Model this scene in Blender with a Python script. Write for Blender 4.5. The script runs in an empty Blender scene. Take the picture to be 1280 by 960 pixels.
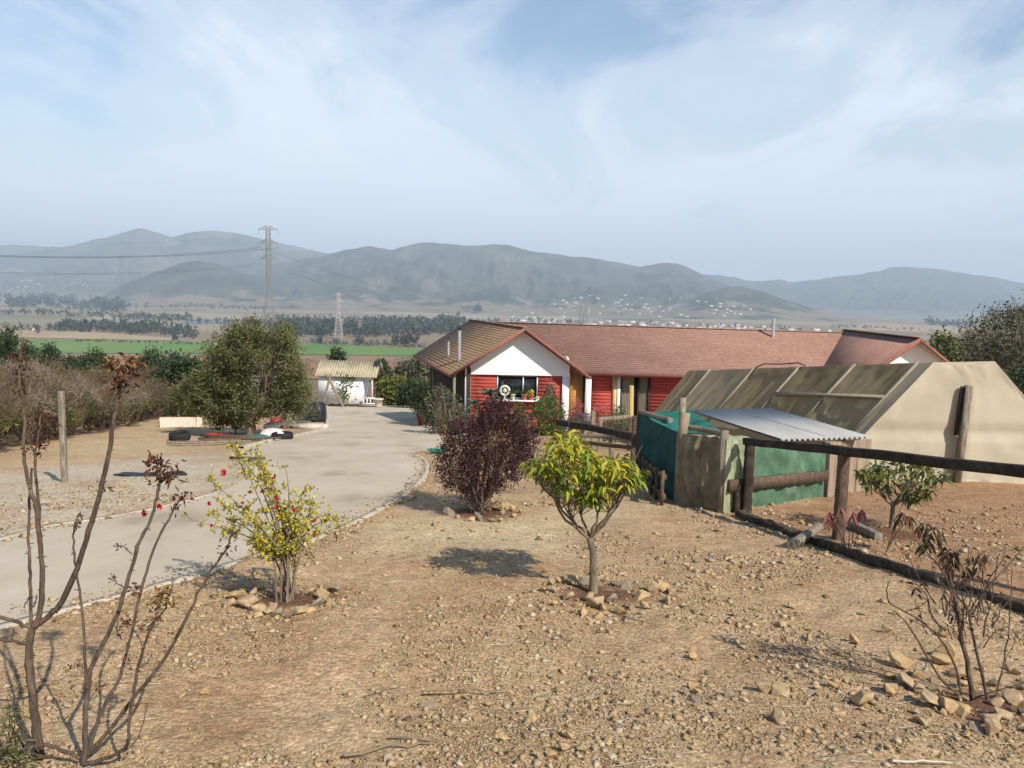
import bpy, bmesh, math, random
import numpy as np
from mathutils import Vector, Matrix
from mathutils.geometry import delaunay_2d_cdt
R = np.random.default_rng(7)
random.seed(7)
S = bpy.context.scene
COL = S.collection
def A(*v): return np.array(v, float)

# ------------------------------------------------------------------ camera
F = 970.0
PITCH, ROLL = math.radians(6.12), math.radians(1.2)
CAM = A(0, 0, 1.6)
_f = A(0, math.cos(PITCH), -math.sin(PITCH))
_r0 = A(1, 0, 0); _u0 = np.cross(_r0, _f)
_r = math.cos(ROLL)*_r0 + math.sin(ROLL)*_u0
_u = math.cos(ROLL)*_u0 - math.sin(ROLL)*_r0
cd = bpy.data.cameras.new('camera'); cam = bpy.data.objects.new('camera', cd); COL.objects.link(cam)
cd.sensor_width = 36; cd.lens = 36*F/1280; cd.clip_start = .05; cd.clip_end = 40000
cam.matrix_world = Matrix(((_r[0], _u[0], -_f[0], CAM[0]), (_r[1], _u[1], -_f[1], CAM[1]), (_r[2], _u[2], -_f[2], CAM[2]), (0, 0, 0, 1)))
S.camera = cam
def ray(px, py):
    d = F*_f + (px-640)*_r - (py-480)*_u
    return d/np.linalg.norm(d)
def P(px, py, Y):
    d = ray(px, py); return CAM + d*((Y-CAM[1])/d[1])
def proj(p):
    d = np.asarray(p)-CAM; z = d@_f
    return 640+F*(d@_r)/z, 480-F*(d@_u)/z

# ------------------------------------------------------------------ terrain
_TY = np.array([-60, 0, 33, 42, 50, 70, 100, 150, 200, 300, 400, 560, 780, 1037, 1400, 3000, 20000.])
_TZ = np.array([7.26, 0, -3.99, -4.9, -5.7, -7.9, -11.4, -17.2, -22.6, -32.6, -41.5, -52., -61.2, -62.4, -62.4, -62.4, -62.4])
def H(x, y):
    x = np.asarray(x, float); y = np.asarray(y, float)
    yy = np.where(y > 30, y, y)
    z = np.interp(yy, _TY, _TZ)
    z = np.maximum(z, -62.4)
    k = np.clip((y-120)/500, 0, 1)
    z = z + k*np.where(y < 1000, 1.0, 0.4)*(np.sin(x*.006+1.3)*1.2+np.sin(x*.0023+y*.003)*1.4)
    return z
def BUMP(x, y):
    return (fbm(x*1.3, y*1.3, 4, 2)-.5)*.09+(fbm(x*7, y*7, 3, 3)-.5)*.03
def G(px, py, tmax=30000):
    d = ray(px, py); t = .5; pt = t
    while t < tmax:
        p = CAM+d*t
        if p[2] < H(p[0], p[1]): break
        pt = t; t *= 1.02
    a, b = pt, t
    for _ in range(40):
        m = .5*(a+b); p = CAM+d*m
        if p[2] < H(p[0], p[1]): b = m
        else: a = m
    p = CAM+d*b
    return A(p[0], p[1], float(H(p[0], p[1])))
def vnoise(x, y, seed=0):
    x = np.asarray(x, float); y = np.asarray(y, float)
    xi = np.floor(x).astype(np.int64); yi = np.floor(y).astype(np.int64); xf = x-xi; yf = y-yi
    def h(a, b):
        n = (a*374761393 + b*668265263 + seed*974634) & 0xffffffff
        n = ((n ^ (n >> 13))*1274126177) & 0xffffffff
        return ((n ^ (n >> 16)) & 0xffff)/65535.
    u = xf*xf*(3-2*xf); v = yf*yf*(3-2*yf)
    return (h(xi, yi)*(1-u)+h(xi+1, yi)*u)*(1-v)+(h(xi, yi+1)*(1-u)+h(xi+1, yi+1)*u)*v
def fbm(x, y, o=4, seed=0):
    s = 0; a = .5; t = 0
    for k in range(o):
        s = s+a*vnoise(np.asarray(x)*2**k, np.asarray(y)*2**k, seed+k*17); t += a; a *= .5
    return s/t

# ------------------------------------------------------------------ mesh builder
class MB:
    def __init__(s): s.v = []; s.n = 0; s.idx = []; s.tot = []; s.t = []
    def add(s, V, Fc, tint=None):
        V = np.asarray(V, float).reshape(-1, 3); Fc = np.asarray(Fc, np.int64)
        s.v.append(V); s.idx.append((Fc+s.n).ravel()); s.tot.append(np.full(len(Fc), Fc.shape[1]))
        if tint is None: tint = .5
        s.t.append(np.broadcast_to(np.asarray(tint, float), (len(Fc),)))
        s.n += len(V); return s
    def box(s, c, size, axes=None, tint=None):
        hx, hy, hz = np.asarray(size)/2.
        ax = np.eye(3) if axes is None else np.asarray(axes, float)
        V = np.array([[sx*hx, sy*hy, sz*hz] for sz in (-1, 1) for sy in (-1, 1) for sx in (-1, 1)])@ax+np.asarray(c)
        return s.add(V, [(0, 2, 3, 1), (4, 5, 7, 6), (0, 1, 5, 4), (2, 6, 7, 3), (0, 4, 6, 2), (1, 3, 7, 5)], tint)
    def bar(s, a, b, w, h=None, up=(0, 0, 1), tint=None):
        a = np.asarray(a, float); b = np.asarray(b, float); h = w if h is None else h
        d = b-a; L = np.linalg.norm(d); d = d/L; x = np.cross(d, up)
        if np.linalg.norm(x) < 1e-3: x = np.cross(d, (0, 1, 0))
        x /= np.linalg.norm(x); z = np.cross(x, d)
        return s.box((a+b)/2, (w, L, h), (x, d, z), tint)
    def sticks(s, P0, P1, R0, R1, n=3, tint=None):
        P0 = np.asarray(P0, float).reshape(-1, 3); P1 = np.asarray(P1, float).reshape(-1, 3); m = len(P0)
        if m == 0: return s
        R0 = np.broadcast_to(np.asarray(R0, float), (m,)); R1 = np.broadcast_to(np.asarray(R1, float), (m,))
        d = P1-P0; d = d/(np.linalg.norm(d, axis=1)[:, None]+1e-9)
        ref = np.where(np.abs(d[:, 2:3]) > .9, A(1, 0, 0), A(0, 0, 1)); x = np.cross(d, ref); x /= np.linalg.norm(x, axis=1)[:, None]
        y = np.cross(d, x); an = np.arange(n)*2*math.pi/n
        c = np.cos(an)[None, :, None]*x[:, None]+np.sin(an)[None, :, None]*y[:, None]
        V = np.concatenate([P0[:, None]+c*R0[:, None, None], P1[:, None]+c*R1[:, None, None]], 1)
        k = np.arange(n); f = np.stack([k, (k+1) % n, (k+1) % n+n, k+n], 1)
        Fc = (f[None]+(np.arange(m)*2*n)[:, None, None]).reshape(-1, 4)
        if tint is not None and np.ndim(tint): tint = np.repeat(tint, n)
        return s.add(V.reshape(-1, 3), Fc, tint)
    def tube(s, pts, rad, n=6, cap=True, tint=None):
        pts = np.asarray(pts, float); m = len(pts); rad = np.broadcast_to(np.asarray(rad, float), (m,))
        d = np.gradient(pts, axis=0); d /= np.linalg.norm(d, axis=1)[:, None]+1e-9
        x = np.cross(d[0], A(.123, .3, .91)); x /= np.linalg.norm(x); V = []
        an = np.arange(n)*2*math.pi/n
        for i in range(m):
            x = x-d[i]*(x@d[i]); x /= np.linalg.norm(x); y = np.cross(d[i], x)
            V.append(pts[i]+rad[i]*(np.cos(an)[:, None]*x+np.sin(an)[:, None]*y))
        k = np.arange(n); Fc = np.concatenate([np.stack([k+i*n, (k+1) % n+i*n, (k+1) % n+(i+1)*n, k+(i+1)*n], 1) for i in range(m-1)])
        s.add(np.concatenate(V), Fc, tint)
        if cap:
            s.add(V[0], [list(range(n))[::-1]], tint); s.add(V[-1], [list(range(n))], tint)
        return s
    def lathe(s, c, prof, n=20, tint=None):
        an = np.arange(n)*2*math.pi/n; c = np.asarray(c, float)
        V = np.concatenate([np.stack([r*np.cos(an), r*np.sin(an), np.full(n, z)], 1) for r, z in prof])+c
        k = np.arange(n); Fc = np.concatenate([np.stack([k+i*n, (k+1) % n+i*n, (k+1) % n+(i+1)*n, k+(i+1)*n], 1) for i in range(len(prof)-1)])
        s.add(V, Fc, tint); m = len(prof)-1
        s.add(V[m*n:], [list(range(n))], tint); s.add(V[:n], [list(range(n))[::-1]], tint); return s
    def leaves(s, pos, d, L, W, tint=.5, fold=.25, bend=0., up=None):
        pos = np.asarray(pos, float); m = len(pos)
        if m == 0: return s
        d = np.asarray(d, float); d = d/(np.linalg.norm(d, axis=1)[:, None]+1e-9)
        L = np.broadcast_to(np.asarray(L, float), (m,))[:, None]; W = np.broadcast_to(np.asarray(W, float), (m,))[:, None]
        rv = R.normal(size=(m, 3)) if up is None else np.asarray(up)+R.normal(size=(m, 3))*.35
        x = np.cross(d, rv); x /= np.linalg.norm(x, axis=1)[:, None]+1e-9; nz = np.cross(x, d)
        dn = A(0, 0, -1)
        if bend == 0:
            V = np.stack([pos, pos+d*L*.45+x*W*.5+nz*W*fold, pos+d*L, pos+d*L*.45-x*W*.5+nz*W*fold], 1)
            f = np.array([(0, 1, 2), (0, 2, 3)]); q = 4
            s.add(V.reshape(-1, 3), (f[None]+(np.arange(m)*q)[:, None, None]).reshape(-1, 3), np.repeat(np.broadcast_to(tint, (m,)), 2))
        else:
            c1 = pos+d*L*.35+dn*L*bend*.1; c2 = pos+d*L*.72+dn*L*bend*.45; tp = pos+d*L*.97+dn*L*bend
            V = np.stack([pos, c1+x*W*.5+nz*W*fold, c1, c1-x*W*.5+nz*W*fold, c2+x*W*.36+nz*W*fold*.8, c2, c2-x*W*.36+nz*W*fold*.8, tp], 1)
            f3 = np.array([(0, 1, 2), (0, 2, 3), (4, 7, 5), (5, 7, 6)]); f4 = np.array([(1, 4, 5, 2), (2, 5, 6, 3)])
            n0 = s.n; off = (np.arange(m)*8)[:, None, None]; tt = np.broadcast_to(tint, (m,))
            s.add(V.reshape(-1, 3), (f3[None]+off).reshape(-1, 3), np.repeat(tt, 4))
            Fc = (f4[None]+off).reshape(-1, 4)+n0
            s.idx.append(Fc.ravel()); s.tot.append(np.full(len(Fc), 4)); s.t.append(np.repeat(tt, 2))
        return s
    def build(s, name, mat, parent=None, base=None, smooth=False, tint=True):
        me = bpy.data.meshes.new(name)
        V = np.concatenate(s.v) if s.v else np.zeros((0, 3))
        o = bpy.data.objects.new(name, me); COL.objects.link(o)
        if parent is not None:
            o.parent = parent
            V = V-np.asarray(BASE[parent.name])
            BASE[o.name] = BASE[parent.name]
        else:
            b = np.zeros(3) if base is None else np.asarray(base, float)
            V = V-b; o.location = b; BASE[o.name] = b
        idx = np.concatenate(s.idx) if s.idx else np.zeros(0, int); tot = np.concatenate(s.tot) if s.tot else np.zeros(0, int)
        me.vertices.add(len(V)); me.vertices.foreach_set('co', V.astype(np.float32).ravel())
        me.loops.add(len(idx)); me.loops.foreach_set('vertex_index', idx.astype(np.int32))
        me.polygons.add(len(tot)); me.polygons.foreach_set('loop_start', np.concatenate([[0], np.cumsum(tot)[:-1]]).astype(np.int32) if len(tot) else np.zeros(0, np.int32))
        if tint and len(tot):
            at = me.attributes.new('tint', 'FLOAT', 'FACE'); at.data.foreach_set('value', np.concatenate(s.t).astype(np.float32))
        me.update(calc_edges=True)
        if smooth: me.polygons.foreach_set('use_smooth', np.ones(len(tot), bool))
        me.materials.append(mat)
        return o
BASE = {}
def tag(o, label=None, cat=None, group=None, kind=None):
    if label: o['label'] = label
    if cat: o['category'] = cat
    if group: o['group'] = group
    if kind: o['kind'] = kind
    return o
def empty(name, loc, label, cat, group=None):
    o = bpy.data.objects.new(name, None); COL.objects.link(o); o.empty_display_size = .2
    o.location = [float(c) for c in loc]; BASE[o.name] = np.asarray(loc, float)
    return tag(o, label, cat, group)
def dup(root, loc, rz=0, sc=1., label=None, group=None):
    r = root.copy(); COL.objects.link(r); r.location = [float(c) for c in loc]; r.rotation_euler = (0, 0, rz)
    r.scale = (sc, sc, sc) if np.ndim(sc) == 0 else sc
    if label: r['label'] = label
    if group: r['group'] = group
    for ch in list(root.children):
        c = ch.copy(); COL.objects.link(c); c.parent = r
        for g in list(ch.children):
            d = g.copy(); COL.objects.link(d); d.parent = c
    return r

# ------------------------------------------------------------------ materials
def nt(name):
    m = bpy.data.materials.new(name); m.use_nodes = True; t = m.node_tree; t.nodes.clear()
    return m, t
def N(t, typ, **kw):
    n = t.nodes.new(typ)
    for k, v in kw.items():
        if k in n.inputs.keys(): n.inputs[k].default_value = v
        else: setattr(n, k, v)
    return n
def ramp(t, cols):
    r = t.nodes.new('ShaderNodeValToRGB'); e = r.color_ramp.elements
    while len(e) < len(cols): e.new(.5)
    for i, (p, c) in enumerate(cols): e[i].position = p; e[i].color = (*c, 1)
    return r
def MAT(name, cols, tint=False, rough=.9, ns=6., nd=5., namp=.35, bump=.0, bs=60., transl=0., spec=.2, metal=0., wave=None, stretch=None):
    """cols: colours along a ramp driven by noise (or by each face's own tint plus noise)"""
    m, t = nt(name); L = t.links.new
    out = N(t, 'ShaderNodeOutputMaterial'); bs_ = N(t, 'ShaderNodeBsdfPrincipled', Roughness=rough, Metallic=metal)
    bs_.inputs['Specular IOR Level'].default_value = spec
    tc = N(t, 'ShaderNodeTexCoord'); vec = tc.outputs['Object']
    if stretch:
        mp = N(t, 'ShaderNodeMapping'); mp.inputs['Scale'].default_value = stretch; L(vec, mp.inputs['Vector']); vec = mp.outputs['Vector']
    no = N(t, 'ShaderNodeTexNoise', Scale=ns, Detail=nd, Roughness=.65); L(vec, no.inputs['Vector'])
    k = len(cols); rp = ramp(t, [((i/(k-1) if k > 1 else .5), c) for i, c in enumerate(cols)])
    if tint:
        at = N(t, 'ShaderNodeAttribute', attribute_name='tint')
        ma = N(t, 'ShaderNodeMath', operation='MULTIPLY_ADD'); L(no.outputs['Fac'], ma.inputs[0]); ma.inputs[1].default_value = namp
        L(at.outputs['Fac'], ma.inputs[2]); sb = N(t, 'ShaderNodeMath', operation='SUBTRACT'); L(ma.outputs[0], sb.inputs[0]); sb.inputs[1].default_value = namp*.5
        L(sb.outputs[0], rp.inputs['Fac'])
    else:
        mr = N(t, 'ShaderNodeMapRange'); L(no.outputs['Fac'], mr.inputs['Value']); mr.inputs['From Min'].default_value = .3; mr.inputs['From Max'].default_value = .7
        L(mr.outputs['Result'], rp.inputs['Fac'])
    col = rp.outputs['Color']; L(col, bs_.inputs['Base Color'])
    if bump:
        b = N(t, 'ShaderNodeTexNoise', Scale=bs, Detail=4.); L(vec, b.inputs['Vector'])
        bp = N(t, 'ShaderNodeBump', Strength=bump); bp.inputs['Distance'].default_value = .02; L(b.outputs['Fac'], bp.inputs['Height']); L(bp.outputs['Normal'], bs_.inputs['Normal'])
    sh = bs_.outputs['BSDF']
    if transl:
        tr = N(t, 'ShaderNodeBsdfTranslucent'); L(col, tr.inputs['Color']); mx = N(t, 'ShaderNodeMixShader'); mx.inputs['Fac'].default_value = transl
        L(sh, mx.inputs[1]); L(tr.outputs[0], mx.inputs[2]); sh = mx.outputs[0]
    L(sh, out.inputs['Surface'])
    return m
def srgb(r, g, b):
    f = lambda c: (c/255/12.92 if c < 10 else ((c/255+.055)/1.055)**2.4)
    return (f(r), f(g), f(b))
# ------------------------------------------------------------------ the ground sheet
def gp(pts): return np.array([G(*p)[:2] for p in pts])
def inside(x, y, poly):
    x = np.asarray(x); y = np.asarray(y); r = np.zeros(x.shape, bool); n = len(poly)
    for i in range(n):
        x0, y0 = poly[i]; x1, y1 = poly[(i+1) % n]
        if y0 == y1: continue
        c = ((y0 > y) != (y1 > y)) & (x < (x1-x0)*(y-y0)/(y1-y0)+x0); r ^= c
    return r
DRV_R = [(-140, 826), (0, 785), (100, 759), (200, 733), (300, 703), (400, 672), (440, 655), (480, 634), (510, 616), (527, 600), (534, 588), (533, 578), (524, 570), (513, 567), (530, 564), (556, 562), (552, 548), (540, 533), (527, 519), (512, 507.5)]
DRV_L = [(-140, 712), (0, 676), (70, 656), (117, 652), (230, 629), (297, 608), (309, 594), (300, 577), (296, 562), (322, 555), (359, 547), (399, 539), (410, 530), (409, 512), (408, 507.5)]
PR = gp(DRV_R); PL = gp(DRV_L)
def smooth_line(p, it=2):
    for _ in range(it):
        q = [p[0]]
        for a, b in zip(p[:-1], p[1:]): q += [a*.75+b*.25, a*.25+b*.75]
        p = np.array(q+[p[-1]])
    return p
PRs = smooth_line(PR); PLs = smooth_line(PL)
DRV = np.concatenate([PRs, PLs[::-1]])
SOIL = gp([(930, 650), (1000, 676), (1130, 716), (1285, 764), (1400, 720), (1400, 600), (1285, 598), (1060, 612), (935, 640)])
PALE = gp([(400, 690), (470, 655), (540, 632), (640, 652), (700, 632), (800, 628), (760, 668), (690, 690), (600, 692), (500, 690)])
GREY = gp([(-140, 712), (0, 676), (297, 608), (309, 594), (296, 562), (250, 566), (150, 578), (0, 590), (-140, 600)])
TAN = gp([(-140, 600), (0, 590), (250, 566), (330, 553), (300, 520), (260, 505), (200, 520), (100, 545), (-140, 590)])
RED = gp([(410, 720), (520, 725), (700, 735), (870, 760), (1000, 800), (1130, 850), (1000, 870), (860, 810), (700, 780), (520, 760)])
WELLS = [(G(742, 742), .30), (G(357, 752), .30), (G(598, 642), .42), (G(1215, 875), .2), (G(1112, 668), .4)]
az_f = np.radians(np.arange(-43, 43.01, .28)); az_b = np.radians(np.arange(45, 316, 5.))
AZ = np.concatenate([az_f, az_b]); rr = [.5]
while rr[-1] < 11500: rr.append(rr[-1]*1.0145+.004)
rr = np.array(rr); na, nr = len(AZ), len(rr)
gx = rr[:, None]*np.sin(AZ)[None]; gy = rr[:, None]*np.cos(AZ)[None]
jx = gx+(fbm(gx*2.1, gy*2.1, 3, 5)-.5)*.5; jy = gy+(fbm(gx*2.1, gy*2.1, 3, 9)-.5)*.5
near = np.clip((60-rr)/30, 0, 1)[:, None]
ondrv = inside(gx, gy, DRV)
dz = near*BUMP(gx, gy)
dz = np.where(ondrv, -.05, dz)
gz = H(gx, gy)+dz
# fade bumps near the concrete
sub_ = (rr < 70)
def softin(poly, w=.35):
    o = np.zeros_like(gx); a_, b_ = jx[sub_], jy[sub_]; s_ = 0
    for k in range(14):
        q = 2*math.pi*k/14*1.618*3; r_ = w*math.sqrt((k+.5)/14)*np.maximum(1, rr[sub_][:, None]/12); s_ = s_+inside(a_+r_*math.cos(q), b_+r_*math.sin(q)*1.5, poly)
    o[sub_] = s_/14; return o
soil = softin(SOIL, .22); red = np.maximum(softin(RED, .7)*np.clip(fbm(gx*1.7, gy*1.7, 3, 44)*3-.9, 0, 1), .55*near*np.clip(fbm(gx*.9+3, gy*.9, 4, 61)*5-2.6, 0, 1))
soil = np.maximum(soil, red*.7)
dark = np.zeros_like(gx)
for c, r in WELLS: dark = np.maximum(dark, np.clip(1.6-np.hypot(jx-c[0], jy-c[1])/r, 0, 1))
pale = np.maximum(softin(PALE, .55)*.85, .6*softin(TAN, .5)); grey = softin(GREY, .4)
far = np.clip((rr-45)/30, 0, 1)[:, None]+0*gx
g = MB(); V = np.stack([gx, gy, gz], -1).reshape(-1, 3)
i = np.arange(nr-1)[:, None]*na; j = np.arange(na)[None]; j2 = (j+1) % na
g.add(V, np.stack([i+j, i+j2, i+na+j2, i+na+j], -1).reshape(-1, 4))
g.add(np.concatenate([V[:na], [[0, 0, 0.]]]), [(k, na, (k+1) % na) for k in range(na)])
def ground_mat():
    m, t = nt('earth'); L = t.links.new
    out = N(t, 'ShaderNodeOutputMaterial'); b = N(t, 'ShaderNodeBsdfPrincipled', Roughness=.95); b.inputs['Specular IOR Level'].default_value = .1
    tc = N(t, 'ShaderNodeTexCoord'); v = tc.outputs['Object']
    def noise(s, d=4., r=.6):
        n = N(t, 'ShaderNodeTexNoise', Scale=s, Detail=d, Roughness=r); L(v, n.inputs['Vector']); return n.outputs['Fac']
    def rmp(f, cols): r = ramp(t, cols); L(f, r.inputs['Fac']); return r.outputs['Color']
    def mix(f, a, bb, typ='MIX'):
        x = N(t, 'ShaderNodeMix', data_type='RGBA', blend_type=typ)
        if hasattr(f, 'is_linked'): L(f, x.inputs[0])
        else: x.inputs[0].default_value = f
        for s_, q in ((6, a), (7, bb)):
            if isinstance(q, tuple): x.inputs[s_].default_value = (*q, 1)
            else: L(q, x.inputs[s_])
        return x.outputs[2]
    za = N(t, 'ShaderNodeAttribute', attribute_name='zone'); sp = N(t, 'ShaderNodeSeparateColor'); L(za.outputs['Color'], sp.inputs[0])
    fa = N(t, 'ShaderNodeAttribute', attribute_name='distant'); wa = N(t, 'ShaderNodeAttribute', attribute_name='well')
    tan = rmp(noise(1.6, 7., .7), [(.3, (.28, .175, .095)), (.5, (.385, .26, .15)), (.72, (.45, .325, .20))])
    sand = rmp(noise(3., 6., .7), [(.3, (.42, .32, .19)), (.7, (.52, .41, .26))])
    gv = rmp(noise(6., 8., .8), [(.3, (.36, .295, .205)), (.7, (.50, .425, .32))])
    sl = rmp(noise(4., 7., .75), [(.3, (.21, .115, .06)), (.5, (.31, .18, .10)), (.75, (.40, .255, .15))])
    wl = rmp(noise(9., 6.), [(.3, (.10, .05, .03)), (.7, (.17, .09, .055))])
    c = mix(sp.outputs[1], tan, sand); c = mix(sp.outputs[2], c, gv); c = mix(sp.outputs[0], c, sl); c = mix(wa.outputs['Fac'], c, wl)
    vo = N(t, 'ShaderNodeTexVoronoi', Scale=34.); L(v, vo.inputs['Vector'])
    vc = N(t, 'ShaderNodeSeparateColor'); L(vo.outputs['Color'], vc.inputs[0])
    c = mix(.55, c, rmp(vc.outputs[0], [(0., (.30, .27, .24)), (.5, (.5, .5, .5)), (.85, (.62, .62, .6)), (1., (.85, .84, .8))]), 'OVERLAY')
    v2 = N(t, 'ShaderNodeTexVoronoi', Scale=95.); L(v, v2.inputs['Vector']); vc2 = N(t, 'ShaderNodeSeparateColor'); L(v2.outputs['Color'], vc2.inputs[0])
    c = mix(.45, c, rmp(vc2.outputs[1], [(0., (.25, .25, .25)), (.5, (.5, .5, .5)), (1., (.8, .8, .8))]), 'OVERLAY')
    # far country: patchwork of dry fields and scrub
    fv = N(t, 'ShaderNodeTexVoronoi', Scale=1.); mp = N(t, 'ShaderNodeMapping'); mp.inputs['Scale'].default_value = (.0028, .0042, 0); mp.inputs['Rotation'].default_value = (0, 0, .25)
    L(v, mp.inputs['Vector']); L(mp.outputs['Vector'], fv.inputs['Vector']); fs = N(t, 'ShaderNodeSeparateColor'); L(fv.outputs['Color'], fs.inputs[0])
    fields = rmp(fs.outputs[0], [(0., (.12, .105, .06)), (.25, (.27, .20, .125)), (.45, (.22, .15, .095)), (.62, (.34, .28, .19)), (.8, (.15, .14, .085)), (1., (.30, .24, .15))])
    scrub = rmp(noise(.05, 8., .75), [(.35, (.06, .065, .03)), (.5, (.19, .145, .085)), (.7, (.27, .20, .12))])
    ds = N(t, 'ShaderNodeMapRange'); po = N(t, 'ShaderNodeSeparateXYZ'); L(v, po.inputs[0]); L(po.outputs[1], ds.inputs['Value']); ds.inputs['From Min'].default_value = 300; ds.inputs['From Max'].default_value = 900
    fc = mix(ds.outputs['Result'], scrub, fields)
    fc = mix(.35, fc, rmp(noise(.012, 9., .8), [(.3, (.3, .3, .3)), (.7, (.7, .7, .7))]), 'OVERLAY')
    c = mix(fa.outputs['Fac'], c, fc)
    L(c, b.inputs['Base Color'])
    ad = N(t, 'ShaderNodeMath', operation='MULTIPLY_ADD'); L(vo.outputs['Distance'], ad.inputs[0]); ad.inputs[1].default_value = -1.5; L(noise(28., 7., .7), ad.inputs[2])
    bp = N(t, 'ShaderNodeBump', Strength=.42); bp.inputs['Distance'].default_value = .014; L(ad.outputs[0], bp.inputs['Height']); L(bp.outputs['Normal'], b.inputs['Normal'])
    L(b.outputs[0], out.inputs['Surface']); return m
go = g.build('ground', ground_mat(), smooth=True, tint=False); tag(go, kind='structure')
me = go.data
zc = np.zeros((len(me.vertices), 4), np.float32); n0 = na*nr
zc[:n0, 0] = soil.ravel(); zc[:n0, 1] = pale.ravel(); zc[:n0, 2] = grey.ravel(); zc[:, 3] = 1
a = me.attributes.new('zone', 'FLOAT_COLOR', 'POINT'); a.data.foreach_set('color', zc.ravel())
for nm, q in (('distant', far), ('well', dark)):
    w = np.zeros(len(me.vertices), np.float32); w[:n0] = q.ravel(); a = me.attributes.new(nm, 'FLOAT', 'POINT'); a.data.foreach_set('value', w)

def tessellate(poly, step, zoff):
    """polygon filled with a fine conforming triangulation that follows the ground"""
    lo, hi = poly.min(0), poly.max(0); pts = [Vector(p) for p in poly]; n = len(poly)
    X, Y = np.meshgrid(np.arange(lo[0]+step, hi[0], step), np.arange(lo[1]+step, hi[1], step)); k = inside(X, Y, poly)
    pts += [Vector((a, b)) for a, b in zip(X[k], Y[k])]
    v, e, f, *_ = delaunay_2d_cdt(pts, [(q, (q+1) % n) for q in range(n)], [list(range(n))], 1, 1e-5)
    v = np.array([(p.x, p.y) for p in v]); z = H(v[:, 0], v[:, 1])+zoff
    return np.column_stack([v, z]), [list(q) for q in f if len(q) == 3]
m_conc = MAT('concrete_paving', [(.30, .24, .165), (.44, .365, .265), (.485, .41, .305), (.53, .455, .345)], ns=.7, nd=13, rough=.85, bump=.25, bs=40, stretch=(1, .55, 1))
v, f = tessellate(DRV, .6, .012)
d = MB(); d.add(v, f); tag(d.build('driveway', m_conc), kind='structure')
m_kerb = MAT('kerb_concrete', [(.34, .275, .195), (.45, .385, .30), (.53, .465, .38)], ns=2.5, nd=9, rough=.9, bump=.3)
def strip(line, w, h, z0=.0):
    line = np.asarray(line); t = np.gradient(line, axis=0); t /= np.linalg.norm(t, axis=1)[:, None]+1e-9; nn = np.column_stack([-t[:, 1], t[:, 0]])
    rows = []
    for o, z in ((-w/2, -.1), (-w/2, h), (w/2, h), (w/2, -.1)):
        q = line+nn*o; rows.append(np.column_stack([q, H(q[:, 0], q[:, 1])+z0+z]))
    V = np.stack(rows, 1).reshape(-1, 3); n = len(line)
    Fc = [(i*4+k, i*4+k+1, i*4+k+5, i*4+k+4) for i in range(n-1) for k in range(3)]
    return V, Fc
kb = MB(); kb.add(*strip(PRs[:54], .10, .018)); tag(kb.build('kerb', m_kerb), kind='structure')
kb = MB(); kb.add(*strip(PLs[:21], .08, .025)); tag(kb.build('kerb', m_kerb), kind='structure')
kb = MB(); kb.add(*strip(PLs[34:], .13, .07)); tag(kb.build('kerb', m_kerb), kind='structure')

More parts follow.
